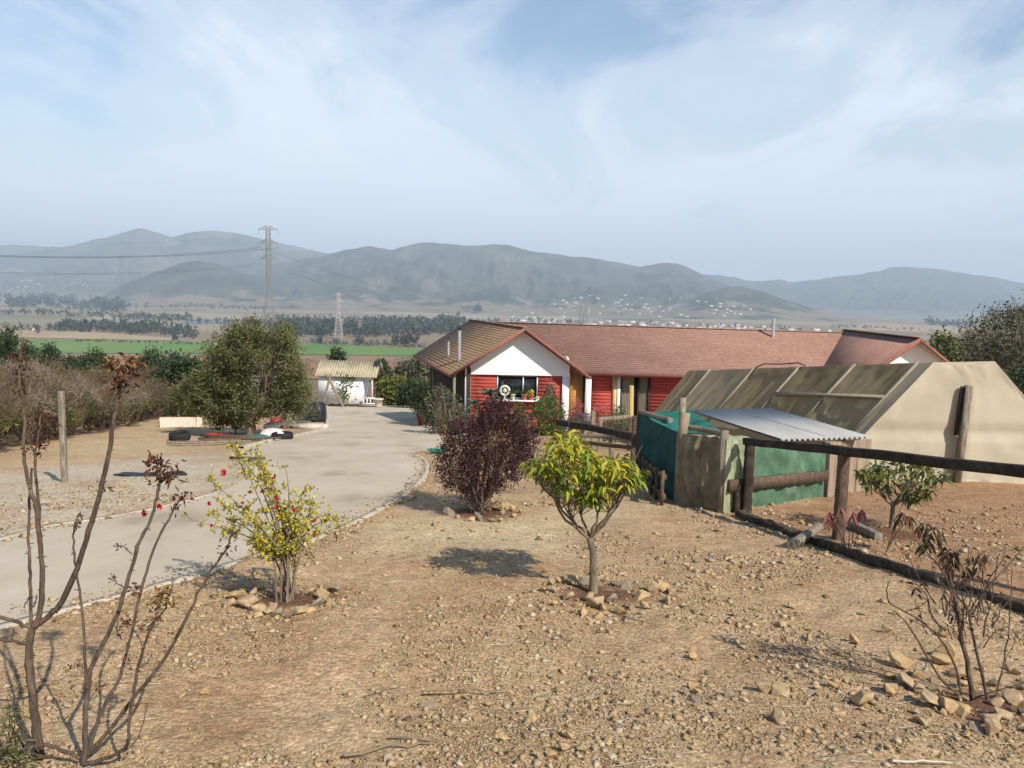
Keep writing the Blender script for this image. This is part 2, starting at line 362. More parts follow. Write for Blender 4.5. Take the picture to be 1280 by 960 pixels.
# ------------------------------------------------------------------ hills
def hill(name, prof, D, w0, w1, cols, seed, foot=-62.4, rough=9., nx=420, ny=60, ns=.002, jag=.5, patch=80):
    px = np.array([p[0] for p in prof], float); py = np.array([p[1] for p in prof], float)
    X = np.linspace(px[0], px[-1], nx); Yp = np.interp(X, px, py)
    k = np.ones(7)/7; Yp = np.convolve(np.pad(Yp, 3, 'edge'), k, 'valid')
    Yp = Yp+(fbm(X*.06, X*0+seed, 5, seed)-.5)*jag*7
    crest = np.array([P(a, b, D) for a, b in zip(X, Yp)])
    T = np.concatenate([np.linspace(-1, 0, ny), np.linspace(0, 1, 8)[1:]]); V = []
    for t in T:
        Y = D*(1+t*(w0 if t < 0 else w1)); xx = crest[:, 0]*Y/D
        s = (1-abs(t))
        s = s**1.25 if t < 0 else s
        hh = crest[:, 2]-foot
        wq = fbm(X*.012+t*2, X*0+t*3+seed*2, 3, seed+9)*2.2; sp = np.abs(fbm(X*.026+wq+t*.9, X*0+t*3.4+seed+wq, 5, seed+3)-.5)*2
        hh2 = hh*s*(1-(1-s)**.5*rough*.1*(.1+1.5*sp)*.8) if t < 0 else hh*s
        V.append(np.column_stack([xx, np.full(nx, Y), foot-6+hh2+6*s]))
    V = np.array(V).reshape(-1, 3); b = MB(); i = np.arange(len(T)-1)[:, None]*nx; j = np.arange(nx-1)[None]
    b.add(V, np.stack([i+j, i+j+1, i+nx+j+1, i+nx+j], -1).reshape(-1, 4))
    hm = MAT(name+'_scrub', cols, ns=ns, nd=12, rough=1., spec=0.); t = hm.node_tree; L = t.links.new
    bs = [q for q in t.nodes if q.type == 'BSDF_PRINCIPLED'][0]; src = bs.inputs['Base Color'].links[0].from_socket; tc = N(t, 'ShaderNodeTexCoord'); xyz = N(t, 'ShaderNodeSeparateXYZ'); L(tc.outputs['Object'], xyz.inputs[0])
    zr_ = N(t, 'ShaderNodeMapRange'); L(xyz.outputs[2], zr_.inputs['Value']); zr_.inputs['From Min'].default_value = -50; zr_.inputs['From Max'].default_value = patch; zr_.inputs['To Min'].default_value = .24; zr_.inputs['To Max'].default_value = -.12
    pn = N(t, 'ShaderNodeTexNoise', Scale=.0055, Detail=5., Roughness=.6); L(tc.outputs['Object'], pn.inputs['Vector']); sm = N(t, 'ShaderNodeMath', operation='ADD'); L(pn.outputs['Fac'], sm.inputs[0]); L(zr_.outputs[0], sm.inputs[1])
    pr = ramp(t, [(.6, (0, 0, 0)), (.7, (.5, .5, .5))]); L(sm.outputs[0], pr.inputs['Fac']); mx = N(t, 'ShaderNodeMix', data_type='RGBA'); L(pr.outputs['Color'], mx.inputs[0]); L(src, mx.inputs[6]); mx.inputs[7].default_value = (.33, .25, .175, 1); L(mx.outputs[2], bs.inputs['Base Color'])
    o = b.build(name, hm, smooth=True, tint=False)
    tag(o, kind='structure'); HILLS.append(o); return o
HILLS = []
scr = [(.022, .030, .020), (.048, .054, .036), (.085, .08, .055), (.17, .135, .09)]
dry = [(.035, .042, .03), (.075, .072, .05), (.13, .11, .075), (.24, .19, .14)]
hill('hills', [(-200, 300), (-60, 305), (0, 306), (40, 307), (80, 309), (150, 322), (240, 345)], 10000, .3, .1, scr, 1)
hill('hills', [(-160, 352), (-60, 335), (20, 318), (80, 309), (110, 302), (150, 292), (175, 285.5), (193, 290), (212, 296), (240, 291), (268, 288), (300, 293), (345, 302), (380, 310), (412, 318), (470, 335), (560, 360)], 8200, .42, .1, dry, 2, rough=8)
hill('hills', [(230, 372), (280, 350), (340, 331), (400, 320), (430, 313), (460, 306.5), (490, 313), (520, 304), (540, 302.5), (570, 306), (600, 307), (635, 305.5), (660, 312), (690, 318), (740, 323), (800, 333), (828, 328.5), (850, 330), (880, 345), (910, 357), (950, 378), (1010, 396)], 6200, .42, .15, scr, 3, rough=8)
hill('hills', [(100, 386), (122, 372), (150, 356), (190, 342), (225, 329.5), (250, 325.5), (275, 330), (300, 339), (340, 352), (380, 366), (430, 382)], 5000, .25, .2, dry[:3], 4, rough=5)
hill('hills', [(380, 388), (440, 368), (500, 347), (545, 338), (590, 350), (650, 370), (710, 390)], 5300, .22, .2, scr, 5, rough=6)
hill('hills', [(700, 402), (760, 396), (830, 385), (870, 372), (905, 359), (927, 357), (955, 366), (1000, 381), (1060, 398), (1130, 409)], 4300, .22, .2, scr, 6, rough=5)
hill('hills', [(780, 352), (860, 341), (890, 343), (920, 347), (945, 352), (975, 350), (990, 353), (1030, 348), (1080, 342), (1110, 335.5), (1130, 333.5), (1170, 336), (1220, 344), (1250, 348), (1280, 354), (1340, 362), (1460, 380)], 9000, .3, .1, scr, 7, rough=7)

# ------------------------------------------------------------------ fields and water on the plain
def sheet(name, top, bot, mat, zoff, nx=60, ny=8):
    tx = np.array(top, float); bx = np.array(bot, float); V = []
    for s in np.linspace(0, 1, nx):
        a = A(*[np.interp(s, np.linspace(0, 1, len(tx)), tx[:, k]) for k in (0, 1)]); b = A(*[np.interp(s, np.linspace(0, 1, len(bx)), bx[:, k]) for k in (0, 1)])
        ga, gb = G(*a), G(*b)
        for q in np.linspace(0, 1, ny):
            p = ga[:2]*(1-q)+gb[:2]*q; V.append((p[0], p[1], H(p[0], p[1])+zoff))
    m = MB(); i = np.arange(nx-1)[:, None]*ny; j = np.arange(ny-1)[None]
    m.add(V, np.stack([i+j, i+j+1, i+ny+j+1, i+ny+j], -1).reshape(-1, 4)); o = m.build(name, mat, tint=False, smooth=True); tag(o, kind='structure'); return o
m_green = MAT('crop', [(.095, .165, .045), (.13, .215, .06), (.17, .235, .08)], ns=.012, nd=8, rough=1, spec=0, stretch=(1, .3, 1))
m_tan = MAT('stubble', [(.30, .22, .13), (.40, .31, .20)], ns=.01, nd=8, rough=1, spec=0, stretch=(1, .4, 1))
m_plough = MAT('ploughed_soil', [(.20, .115, .065), (.27, .165, .10), (.31, .20, .125)], ns=.015, nd=9, rough=1, spec=0, stretch=(1, .35, 1))
m_pale = MAT('dry_pasture', [(.26, .215, .15), (.38, .32, .235)], ns=.006, nd=8, rough=1, spec=0, stretch=(1, .3, 1))
sheet('green_field', [(-120, 419), (37, 424.5), (230, 427), (417, 431), (560, 437.5)], [(-120, 441), (80, 442), (300, 443), (440, 444), (560, 446)], m_green, .5)
sheet('stubble_field', [(-120, 411), (0, 412.5), (120, 416), (215, 423)], [(-120, 419), (0, 421.5), (120, 424.5), (218, 426.2)], m_tan, .6)
sheet('ploughed_field', [(-120, 442.5), (80, 443.5), (300, 444.5), (440, 445.5), (560, 447.5)], [(-120, 466), (80, 470), (300, 473), (440, 476), (560, 478)], m_plough, .4)
sheet('dry_field', [(130, 393), (200, 392), (280, 394), (335, 397)], [(100, 400), (200, 399.5), (280, 400), (325, 401)], m_pale, .6)
sheet('dry_field', [(560, 393), (700, 396), (800, 402)], [(520, 398), (680, 402), (800, 406)], m_pale, .6)
sheet('dry_field', [(1085, 403.5), (1180, 408), (1300, 414)], [(1060, 412), (1180, 417), (1320, 424)], m_tan, .6)
m_water = MAT('lake_water', [(.10, .16, .20), (.12, .18, .22)], ns=.01, rough=.15, spec=.5)
sheet('water', [(238, 401), (290, 401)], [(225, 405), (285, 404.5)], m_water, .5, nx=12)

# ------------------------------------------------------------------ sky, sun, air
SUN = A(.8, -1.0, 1.08); SUN /= np.linalg.norm(SUN)
sl = bpy.data.lights.new('sun', 'SUN'); so = bpy.data.objects.new('sun', sl); COL.objects.link(so)
sl.energy = 5.; sl.angle = math.radians(.5); sl.color = (1., .93, .82)
so.rotation_euler = Vector(SUN).to_track_quat('Z', 'Y').to_euler()
W = bpy.data.worlds.new('World'); S.world = W; W.use_nodes = True; t = W.node_tree; t.nodes.clear(); L = t.links.new
wo = N(t, 'ShaderNodeOutputWorld'); bg = N(t, 'ShaderNodeBackground'); bg.inputs['Strength'].default_value = .105
sk = N(t, 'ShaderNodeTexSky'); sk.sky_type = 'NISHITA'; sk.sun_disc = False; sk.sun_elevation = math.asin(SUN[2]); sk.sun_rotation = math.atan2(SUN[0], SUN[1])
sk.air_density = 1.35; sk.dust_density = .3; sk.ozone_density = 3.; sk.altitude = 200
tc = N(t, 'ShaderNodeTexCoord'); sx = N(t, 'ShaderNodeSeparateXYZ'); L(tc.outputs['Generated'], sx.inputs[0])
zz = N(t, 'ShaderNodeMath', operation='ADD'); L(sx.outputs[2], zz.inputs[0]); zz.inputs[1].default_value = .22
zm = N(t, 'ShaderNodeMath', operation='MAXIMUM'); L(zz.outputs[0], zm.inputs[0]); zm.inputs[1].default_value = .05
cx = N(t, 'ShaderNodeCombineXYZ')
for k in (0, 1):
    dv = N(t, 'ShaderNodeMath', operation='DIVIDE'); L(sx.outputs[k], dv.inputs[0]); L(zm.outputs[0], dv.inputs[1]); L(dv.outputs[0], cx.inputs[k])
mp = N(t, 'ShaderNodeMapping'); mp.inputs['Rotation'].default_value = (0, 0, math.radians(24)); mp.inputs['Scale'].default_value = (.9, .55, 1); mp.inputs['Location'].default_value = (3.1, 1.7, 0); L(cx.outputs[0], mp.inputs['Vector'])
n1 = N(t, 'ShaderNodeTexNoise', Scale=1.7, Detail=9., Roughness=.6, Distortion=.7); L(mp.outputs[0], n1.inputs['Vector'])
n2 = N(t, 'ShaderNodeTexNoise', Scale=.75, Detail=2., Roughness=.5); L(mp.outputs[0], n2.inputs['Vector'])
k1 = N(t, 'ShaderNodeMath', operation='MULTIPLY_ADD'); L(n1.outputs['Fac'], k1.inputs[0]); k1.inputs[1].default_value = 1.9; k1.inputs[2].default_value = -.95
ad = N(t, 'ShaderNodeMath', operation='MULTIPLY_ADD'); L(n2.outputs['Fac'], ad.inputs[0]); ad.inputs[1].default_value = 1.7; L(k1.outputs[0], ad.inputs[2])
hz = N(t, 'ShaderNodeMapRange'); L(sx.outputs[2], hz.inputs['Value'])
for k, q in (('From Min', 0.), ('From Max', .6), ('To Min', .42), ('To Max', -1.25)): hz.inputs[k].default_value = q
a2 = N(t, 'ShaderNodeMath', operation='ADD'); L(ad.outputs[0], a2.inputs[0]); L(hz.outputs[0], a2.inputs[1])
cr = ramp(t, [(0., (0, 0, 0)), (.15, (.05, .05, .05)), (.5, (.5, .5, .5)), (.8, (.86, .86, .86)), (1., (.95, .95, .95))]); cr.color_ramp.interpolation = 'EASE'
sc_ = N(t, 'ShaderNodeMath', operation='MULTIPLY'); L(a2.outputs[0], sc_.inputs[0]); sc_.inputs[1].default_value = 1.; L(sc_.outputs[0], cr.inputs['Fac'])
mx = N(t, 'ShaderNodeMix', data_type='RGBA'); L(cr.outputs['Color'], mx.inputs[0]); L(sk.outputs[0], mx.inputs[6]); mx.inputs[7].default_value = (6.9, 7.55, 8.4, 1)
L(mx.outputs[2], bg.inputs['Color']); L(bg.outputs[0], wo.inputs['Surface'])
def haze():
    b = MB(); b.box((0, 0, 345), (25000, 24400, 830)); m, t = nt('air')
    out = N(t, 'ShaderNodeOutputMaterial'); v = N(t, 'ShaderNodeVolumePrincipled'); v.inputs['Color'].default_value = (.70, .855, 1., 1); v.inputs["Density"].default_value = 1.5e-4
    t.links.new(v.outputs[0], out.inputs['Volume']); o = b.build('haze', m, tint=False)
    tag(o, kind='stuff')
haze()
S.view_settings.view_transform = 'Standard'; S.view_settings.look = 'None'; S.view_settings.exposure = .45; S.view_settings.gamma = 1
S.view_settings.use_curve_mapping = False
S.render.engine = 'CYCLES'; c = S.cycles; c.use_denoising = True; c.denoiser = 'OPENIMAGEDENOISE'; c.max_bounces = 6; c.diffuse_bounces = 3; c.transparent_max_bounces = 6
c.volume_bounces = 0
try: c.denoising_prefilter = 'ACCURATE'
except Exception: pass
c.use_adaptive_sampling = True; c.adaptive_threshold = .008
# ------------------------------------------------------------------ farmhouse
m_white = MAT('white_paint', [(.80, .79, .77), (.88, .87, .85)], ns=2, rough=.7, bump=.1, bs=20)
m_dirtw = MAT('weathered_white', [(.52, .51, .49), (.74, .73, .70), (.78, .77, .75)], ns=4, nd=8, rough=.8)
m_red = MAT('red_siding', [(.33, .045, .036), (.40, .068, .052), (.45, .10, .078)], ns=5, nd=6, rough=.75, stretch=(.25, .25, 2.2))
m_trim = MAT('red_trim', [(.23, .085, .062), (.29, .115, .088)], ns=4, rough=.7)
def shingle_mat(name, a, b, moss=None, row=1.):
    m, t = nt(name); L = t.links.new; out = N(t, 'ShaderNodeOutputMaterial'); bs = N(t, 'ShaderNodeBsdfPrincipled', Roughness=.9); bs.inputs['Specular IOR Level'].default_value = .15
    tc = N(t, 'ShaderNodeTexCoord'); at = N(t, 'ShaderNodeAttribute', attribute_name='tint')
    n1 = N(t, 'ShaderNodeTexNoise', Scale=.8, Detail=8., Roughness=.7); L(tc.outputs['Object'], n1.inputs['Vector'])
    r1 = ramp(t, [(.3, a), (.7, b)]); L(n1.outputs['Fac'], r1.inputs['Fac']); c = r1.outputs['Color']
    if moss:
        n2 = N(t, 'ShaderNodeTexNoise', Scale=.45, Detail=7., Roughness=.7); L(tc.outputs['Object'], n2.inputs['Vector'])
        r2 = ramp(t, [(.42, (0, 0, 0)), (.6, (1, 1, 1))]); 
        ad = N(t, 'ShaderNodeMath', operation='MULTIPLY_ADD'); L(at.outputs['Fac'], ad.inputs[0]); ad.inputs[1].default_value = .12; L(n2.outputs['Fac'], ad.inputs[2]); L(ad.outputs[0], r2.inputs['Fac'])
        mx = N(t, 'ShaderNodeMix', data_type='RGBA'); L(r2.outputs['Color'], mx.inputs[0]); L(c, mx.inputs[6]); mx.inputs[7].default_value = (*moss, 1); c = mx.outputs[2]
    n3 = N(t, 'ShaderNodeTexNoise', Scale=9., Detail=3.); mp = N(t, 'ShaderNodeMapping'); mp.inputs['Scale'].default_value = (.6, 1, 1); L(tc.outputs['Object'], mp.inputs['Vector']); L(mp.outputs['Vector'], n3.inputs['Vector'])
    r3 = ramp(t, [(.3, (.38, .38, .38)), (.7, (.62, .62, .62))]); L(n3.outputs['Fac'], r3.inputs['Fac'])
    m2 = N(t, 'ShaderNodeMix', data_type='RGBA', blend_type='OVERLAY'); m2.inputs[0].default_value = .8; L(c, m2.inputs[6]); L(r3.outputs['Color'], m2.inputs[7])
    L(m2.outputs[2], bs.inputs['Base Color']); L(bs.outputs[0], out.inputs['Surface']); return m
m_roof = shingle_mat('shingle_roof', (.255, .142, .105), (.31, .182, .138))
m_moss = shingle_mat('mossy_tile_roof', (.24, .15, .105), (.30, .19, .13), moss=(.22, .145, .085))
m_glass = MAT('window_glass', [(.012, .014, .016), (.025, .028, .03)], ns=.6, rough=.06, spec=.6)
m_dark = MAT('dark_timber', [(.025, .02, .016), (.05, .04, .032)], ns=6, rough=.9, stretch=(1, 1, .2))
m_alum = MAT('galvanised_steel', [(.45, .46, .47), (.6, .61, .62)], ns=8, rough=.4, metal=.6, spec=.5)
m_ochre = MAT('varnished_pine', [(.42, .21, .06), (.52, .29, .09)], ns=3, rough=.6, stretch=(3, 3, .4))
m_yellow = MAT('yellow_pine', [(.55, .38, .14), (.64, .46, .2)], ns=3, rough=.6, stretch=(3, 3, .4))
m_curtain = MAT('beige_curtain', [(.14, .12, .09), (.26, .23, .17), (.33, .30, .22)], ns=9, rough=.95, stretch=(3, 3, .15))
m_greyw = MAT('weathered_wood', [(.10, .08, .06), (.23, .19, .14), (.38, .33, .25)], ns=14, nd=8, rough=.95, stretch=(2, 2, .3), bump=.6)
m_brownw = MAT('brown_wood', [(.06, .042, .03), (.115, .08, .055), (.17, .125, .085)], ns=16, nd=8, rough=.95, stretch=(1.5, 1.5, .6), bump=.6)
m_blackw = MAT('tarred_wood', [(.018, .015, .012), (.042, .034, .027), (.085, .067, .052)], ns=7, nd=7, rough=.9, bump=.5)
hb = A(P(650, 540, 33.8)[0], 34.5, float(H(0, 34.5)))
house = empty('farmhouse', hb, 'long red and white farmhouse with brick-red shingle roofs beyond the driveway', 'house')
D_ = A(-2.95, 10.7, 0)
wl = P(564, 468.7, 32.7); wr = P(737.5, 469.6, 32.9); wa = P(656, 409.5, 32.95)
EZ = .5*(wl[2]+wr[2]); wl[2] = wr[2] = EZ; RZ = wa[2]
def courses(mb, r0, r1, e0, e1, n, th=.05, step=.025, sub=10):
    """a roof slope laid in lapped courses from ridge r0-r1 to eave e0-e1"""
    r0, r1, e0, e1 = map(np.asarray, (r0, r1, e0, e1)); nn = np.cross(r1-r0, e0-r0); nn = nn/np.linalg.norm(nn)
    if nn[2] < 0: nn = -nn
    for k in range(n):
        a, b = k/n, (k+1)/n+.004
        p = [r0+(e0-r0)*a, r1+(e1-r1)*a, r1+(e1-r1)*b+nn*step, r0+(e0-r0)*b+nn*step]
        V = p+[q-nn*(th) for q in p]
        mb.add(V, [(0, 1, 2, 3), (7, 6, 5, 4), (0, 4, 5, 1), (1, 5, 6, 2), (2, 6, 7, 3), (3, 7, 4, 0)], tint=(k+.5)/n)
    return nn
up = A(0, 0, 1)
# left wing roof
ar, lb_, rb_ = wa+D_, wl+D_, wr+D_
rf = MB(); courses(rf, wa, ar, wl, lb_, 22, step=.0012); mossy = rf.build('roof', m_moss, house); mossy['label'] = 'mossy brown roof slope with lines of tiles'
# main roof and the wing's right slope
MY0, MYR, MY1 = 34.62, 39.3, 44.4
xr = 17.4
mrL = A(wa[0]+D_[0]*(MYR-wa[1])/D_[1]-.1, MYR, RZ+.012); mrR = A(xr, MYR, RZ-.15)
rf = MB(); courses(rf, wa, ar, wr, rb_, 17, step=.012)
courses(rf, mrL+A(.0, 0, 0), mrR, A(wr[0]-1.35, MY0, EZ+.012), A(xr, MY0, EZ-.05), 26, step=.0025)
courses(rf, mrL, mrR, A(-3.2, MY1, EZ), A(xr, MY1, EZ-.05), 14)
main = rf.build('roof', m_roof, house)
# right wing roof
ga = P(1150, 422.5, 30.6); gd = A(.9, 9.2, 0); hw = 2.75
gl, gr = ga+A(-hw, 0, EZ-ga[2]), ga+A(hw, .2, EZ-ga[2])
rf = MB(); courses(rf, ga, ga+gd, gl, gl+gd, 1, step=.0); courses(rf, ga, ga+gd, gr, gr+gd, 17, step=.003)
rwing = rf.build('roof', m_roof, house)
# ridge caps belong to the roofs
rc = MB()
for a, b in ((wa, ar), (mrL, mrR), (ga, ga+gd)): rc.bar(a+up*.02, b+up*.02, .2, .04)
rc.build('ridge_cap', m_roof, main)
# eave and rake trim
tr = MB()
for a, b in ((wa, wl), (wa, wr), (ga, gl), (ga, gr)): tr.bar(a+A(0, -.03, -.07), b+A(0, -.03, -.06), .05, .13)
tr.bar(wl+A(-.03, 0, -.06), lb_+A(-.03, 0, -.06), .05, .14)
tr.bar(A(wr[0]-.02, MY0-.03, EZ-.05), A(xr, MY0-.03, EZ-.10), .06, .17)
tr.build('eave_trim', m_trim, house)
# soffit boards
sf = MB()
def quad(mb, *p, th=.02, n=None):
    p = [np.asarray(q, float) for q in p]; nn = np.cross(p[1]-p[0], p[2]-p[0]); nn /= np.linalg.norm(nn)
    V = p+[q-nn*th for q in p]; k = len(p)
    Fc = [list(range(k)), list(range(k, 2*k))[::-1]]
    mb.add(V, [Fc[0]]); mb.add(V, [Fc[1]])
    mb.add(V, [(i, (i+1) % k, (i+1) % k+k, i+k) for i in range(k)])
WY = 33.62
ws = A(0, .65, -.16)
# walls: gable wing front at WY
lw, rw = P(581.5, 470, WY)[0], P(711.5, 470, WY)[0]
wz0 = float(H(0, WY))-.15
def wx(px): return P(px, 470, WY)[0]
def zz(py, Y=WY, px=640): return P(px, py, Y)[2]
gz_ = zz(468.5)
g_ = MB(); slope = (RZ-EZ)/(wa[0]-wl[0]); slr = (RZ-EZ)/(wr[0]-wa[0])
zl = RZ-slope*(wa[0]-.1-lw)-.06; zr = RZ-slr*(rw-(wa[0]-.2))-.06
ax_ = wa[0]-.18
quad(g_, (rw, WY, gz_), (lw, WY, gz_), (lw, WY, zl), (ax_, WY, RZ-.1), (rw, WY, zr), th=.12)
gbl = g_.build('gable_wall', m_white, house); gbl['label'] = 'white boarded gable above the kitchen window'
b_ = MB()
for q in np.arange(gz_+.2, RZ-.3, .21):
    a = max(lw, ax_-(RZ-q-.12)/slope); b = min(rw, ax_+(RZ-q-.12)/slr)
    if b-a > .3: b_.box(((a+b)/2, WY-.004, q), (b-a, .012, .012))
b_.build('board_joint', m_dirtw, gbl)
x0, x1, x2, x3 = wx(588.5), wx(621), wx(672.5), wx(703)
def siding(mb, xa, xb, z0, z1, Y, th=.12, row=.155):
    z = z0
    while z < z1-.01:
        zt = min(z+row, z1); V = [(xa, Y-.0018, z), (xb, Y-.0018, z), (xb, Y, zt), (xa, Y, zt), (xa, Y+th, z), (xb, Y+th, z), (xb, Y+th, zt), (xa, Y+th, zt)]
        mb.add(V, [(0, 1, 2, 3), (5, 4, 7, 6), (4, 5, 1, 0), (3, 2, 6, 7), (4, 0, 3, 7), (1, 5, 6, 2)]); z = zt
zs = zz(498.5)
s_ = MB(); siding(s_, x0, x1, wz0, gz_, WY); siding(s_, x2, x3, wz0, gz_, WY); siding(s_, x1, x2, wz0, zs-.02, WY)
# main facade siding
FY = 35.25
def fx(px): return P(px, 490, FY)[0]
fz0 = float(H(0, FY))-.15; fzt = EZ+.12
siding(s_, fx(738), fx(765.5), fz0, fzt, FY); siding(s_, fx(812.5), xr, fz0, fzt, FY)
siding(s_, gl[0]+.55, gr[0]-.55, float(H(0, 31.3))-.2, EZ+.1, 31.25)
s_.build('siding', m_red, house)
c_ = MB(); c_.box(((lw+x0)/2, WY-.02, (wz0+gz_)/2), (x0-lw, .2, gz_-wz0)); c_.build('corner_post', m_white, house)
c_ = MB(); c_.box(((x3+rw)/2, WY-.02, (wz0+gz_)/2), (rw-x3, .2, gz_-wz0)); c_.build('corner_post', m_white, house)
# kitchen window
wf = MB(); zc_ = (zs+gz_)/2
for xx in (x1+.03, wx(654), x2-.03): wf.box((xx, WY+.02, zc_), (.06, .09, gz_-zs))
for q in (zs+.03, gz_-.03): wf.box(((x1+x2)/2, WY+.021, q), (x2-x1-.12, .08, .06))
win = wf.build('window', m_alum, house)
p_ = MB(); p_.box(((x1+x2)/2, WY+.06, zc_), (x2-x1-.1, .02, gz_-zs-.1)); p_.build('pane', m_glass, win)
p_ = MB(); p_.box(((wx(619)+wx(677))/2, WY-.17, zs-.045), (wx(677)-wx(619), .42, .05)); p_.build('sill', m_dirtw, win)
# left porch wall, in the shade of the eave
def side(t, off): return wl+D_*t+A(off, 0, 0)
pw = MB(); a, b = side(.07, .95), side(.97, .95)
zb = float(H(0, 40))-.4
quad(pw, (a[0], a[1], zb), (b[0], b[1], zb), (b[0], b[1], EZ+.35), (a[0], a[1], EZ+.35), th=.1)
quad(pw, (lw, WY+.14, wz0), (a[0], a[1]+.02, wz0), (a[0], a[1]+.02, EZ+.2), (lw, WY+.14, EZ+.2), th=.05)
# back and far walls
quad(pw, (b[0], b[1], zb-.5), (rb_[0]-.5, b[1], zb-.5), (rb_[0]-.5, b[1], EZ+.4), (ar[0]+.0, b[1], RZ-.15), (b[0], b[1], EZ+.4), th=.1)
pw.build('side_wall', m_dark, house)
pd = MB(); e = D_/np.linalg.norm(D_); a = side(.12, .90); b = side(.20, .90); pd.bar(a+up*(-1.25), b+up*(-1.25), .04, 2.05); sd = pd.build('door', m_white, house)
sd['label'] = 'pale glazed side door under the porch eave'
pd = MB(); pd.bar(side(.128, .868)+up*(-.85), side(.192, .868)+up*(-.85), .012, 1.0); pd.build('pane', m_glass, sd)
for t_ in (.02, .5, .97):
    p_ = MB(); q = side(t_, .18); p_.bar((q[0], q[1], float(H(q[0], q[1]))-.05), (q[0], q[1], EZ-.02), .11); p_.build('porch_post', m_greyw, house)
# wing right wall, entrance recess
pw = MB(); quad(pw, (rw-.02, WY+.14, wz0), (rw-.02, FY+.1, wz0), (rw-.02, FY+.1, EZ+.7), (rw-.02, WY+.14, EZ+.7), th=.08); pw.build('recess_wall', m_dirtw, house)
dr = MB(); dr.box(((fx(712)+fx(728))/2, FY, (fz0+fzt)/2), (fx(728)-fx(712), .08, fzt-fz0))
for q in np.arange(fz0+.3, fzt, .28): dr.box(((fx(712)+fx(728))/2, FY-.045, q), (fx(728)-fx(712)-.1, .014, .02))
dr.build('door', m_ochre, house)['label'] = 'varnished orange wooden entrance door'
p_ = MB(); p_.box(((fx(730.5)+fx(737.5))/2, MY0+.2, (fz0+fzt)/2-.03), (fx(737.5)-fx(730.5), .2, fzt-fz0-.1)); p_.build('porch_post', m_white, house)
w2 = MB(); w2.box((fx(734), FY+.05, (fz0+fzt)/2), (.5, .08, fzt-fz0)); w2.build('recess_wall', m_dark, house)
p_ = MB(); p_.box(((fx(766)+fx(770.5))/2, FY-.03, (fz0+fzt)/2), (fx(770.5)-fx(766), .12, fzt-fz0)); p_.build('window_jamb', m_yellow, house)
p_ = MB(); p_.box(((fx(771)+fx(774.8))/2, FY-.05, (fz0+fzt)/2), (fx(774.8)-fx(771), .14, fzt-fz0)); p_.build('window_jamb', m_white, house)
wf = MB(); xa, xb = fx(775), fx(812); zc_ = (fz0+fzt)/2
for xx in (xa+.04, (xa+xb)/2+.15, xb-.04): wf.box((xx, FY, zc_), (.08, .1, fzt-fz0))
for q in (fz0+.2, fzt-.06): wf.box(((xa+xb)/2, FY+.002, q), (xb-xa-.16, .09, .1))
wd = wf.build('window', m_dark, house); wd['label'] = 'tall glazed doors with beige curtains drawn to the sides'
p_ = MB(); p_.box(((xa+xb)/2, FY+.14, zc_), (xb-xa, .02, fzt-fz0-.02)); p_.build('pane', m_glass, wd)
def curtain(xa, xb):
    m = MB(); n = 40; xs = np.linspace(xa, xb, n); y = FY+.075+.025*np.sin(np.arange(n)*1.25)
    V = np.concatenate([np.column_stack([xs, y, np.full(n, fz0+.15)]), np.column_stack([xs, y, np.full(n, fzt-.08)])])
    m.add(V, [(i, i+1, n+i+1, n+i) for i in range(n-1)]); m.build('curtain', m_curtain, wd)
curtain(xa+.06, xa+.06+(xb-xa)*.42); curtain(xb-.06-(xb-xa)*.30, xb-.06)
# right wing gable
g_ = MB(); sl2 = (ga[2]-EZ)/hw; gy2 = ga[1]+.65
quad(g_, (ga[0]+hw-.55, gy2, EZ+.08), (ga[0]-hw+.55, gy2, EZ+.08), (ga[0]-hw+.55, gy2, EZ+.55*sl2-.1), (ga[0]+.04, gy2, ga[2]-.12), (ga[0]+hw-.55, gy2, EZ+.55*sl2-.1), th=.12)
g_.build('gable_wall', m_white, house)['label'] = 'small white gable at the right end of the house'
m_soff = MAT('soffit_boards', [(.42, .37, .31), (.52, .47, .41)], ns=3, rough=.85)
for ap, le, ri, dy in ((wa, wl, wr, .62), (ga, gl, gr, .62)):
    sf = MB()
    for e_ in (le, ri):
        a0, b0 = ap-up*.105, e_-up*.105; v_ = A(0, dy, 0); quad(sf, a0, b0, b0+v_, a0+v_, th=.012)
    sf.build('soffit', m_soff, house)
# flues
def flue(px, pyb, pyt, off, r, cap=True):
    # foot on the mossy slope: solve the slope plane
    nn = np.cross(ar-wa, wl-wa); d = ray(px, pyb); t = ((wa-CAM)@nn)/(d@nn); p = CAM+d*t
    top = P(px, pyt, p[1]); m = MB(); m.tube([p-up*.2, A(p[0], p[1], top[2])], r, 12); o = m.build('flue', m_alum, house, smooth=False)
    if cap: m = MB(); m.lathe((p[0], p[1], top[2]), [(r*.7, -.02), (r*.7, .05), (r*1.5, .06), (r*.3, .14)], 12); m.build('cap', m_dark, o)
flue(574, 450, 413, 0, .075); flue(560.5, 444.5, 427, 0, .06, False)
m = MB(); p = P(966.5, 413, 38.6); m.tube([p-up*.4, A(p[0], p[1], P(966.5, 398, 38.6)[2])], .085, 10); m.build('flue', m_alum, house)
# foundation plinth
pl = MB(); pl.box(((lw+rw)/2, WY+.3, wz0-.2), (rw-lw+.1, .6, .5)); pl.build('plinth', m_kerb, house)

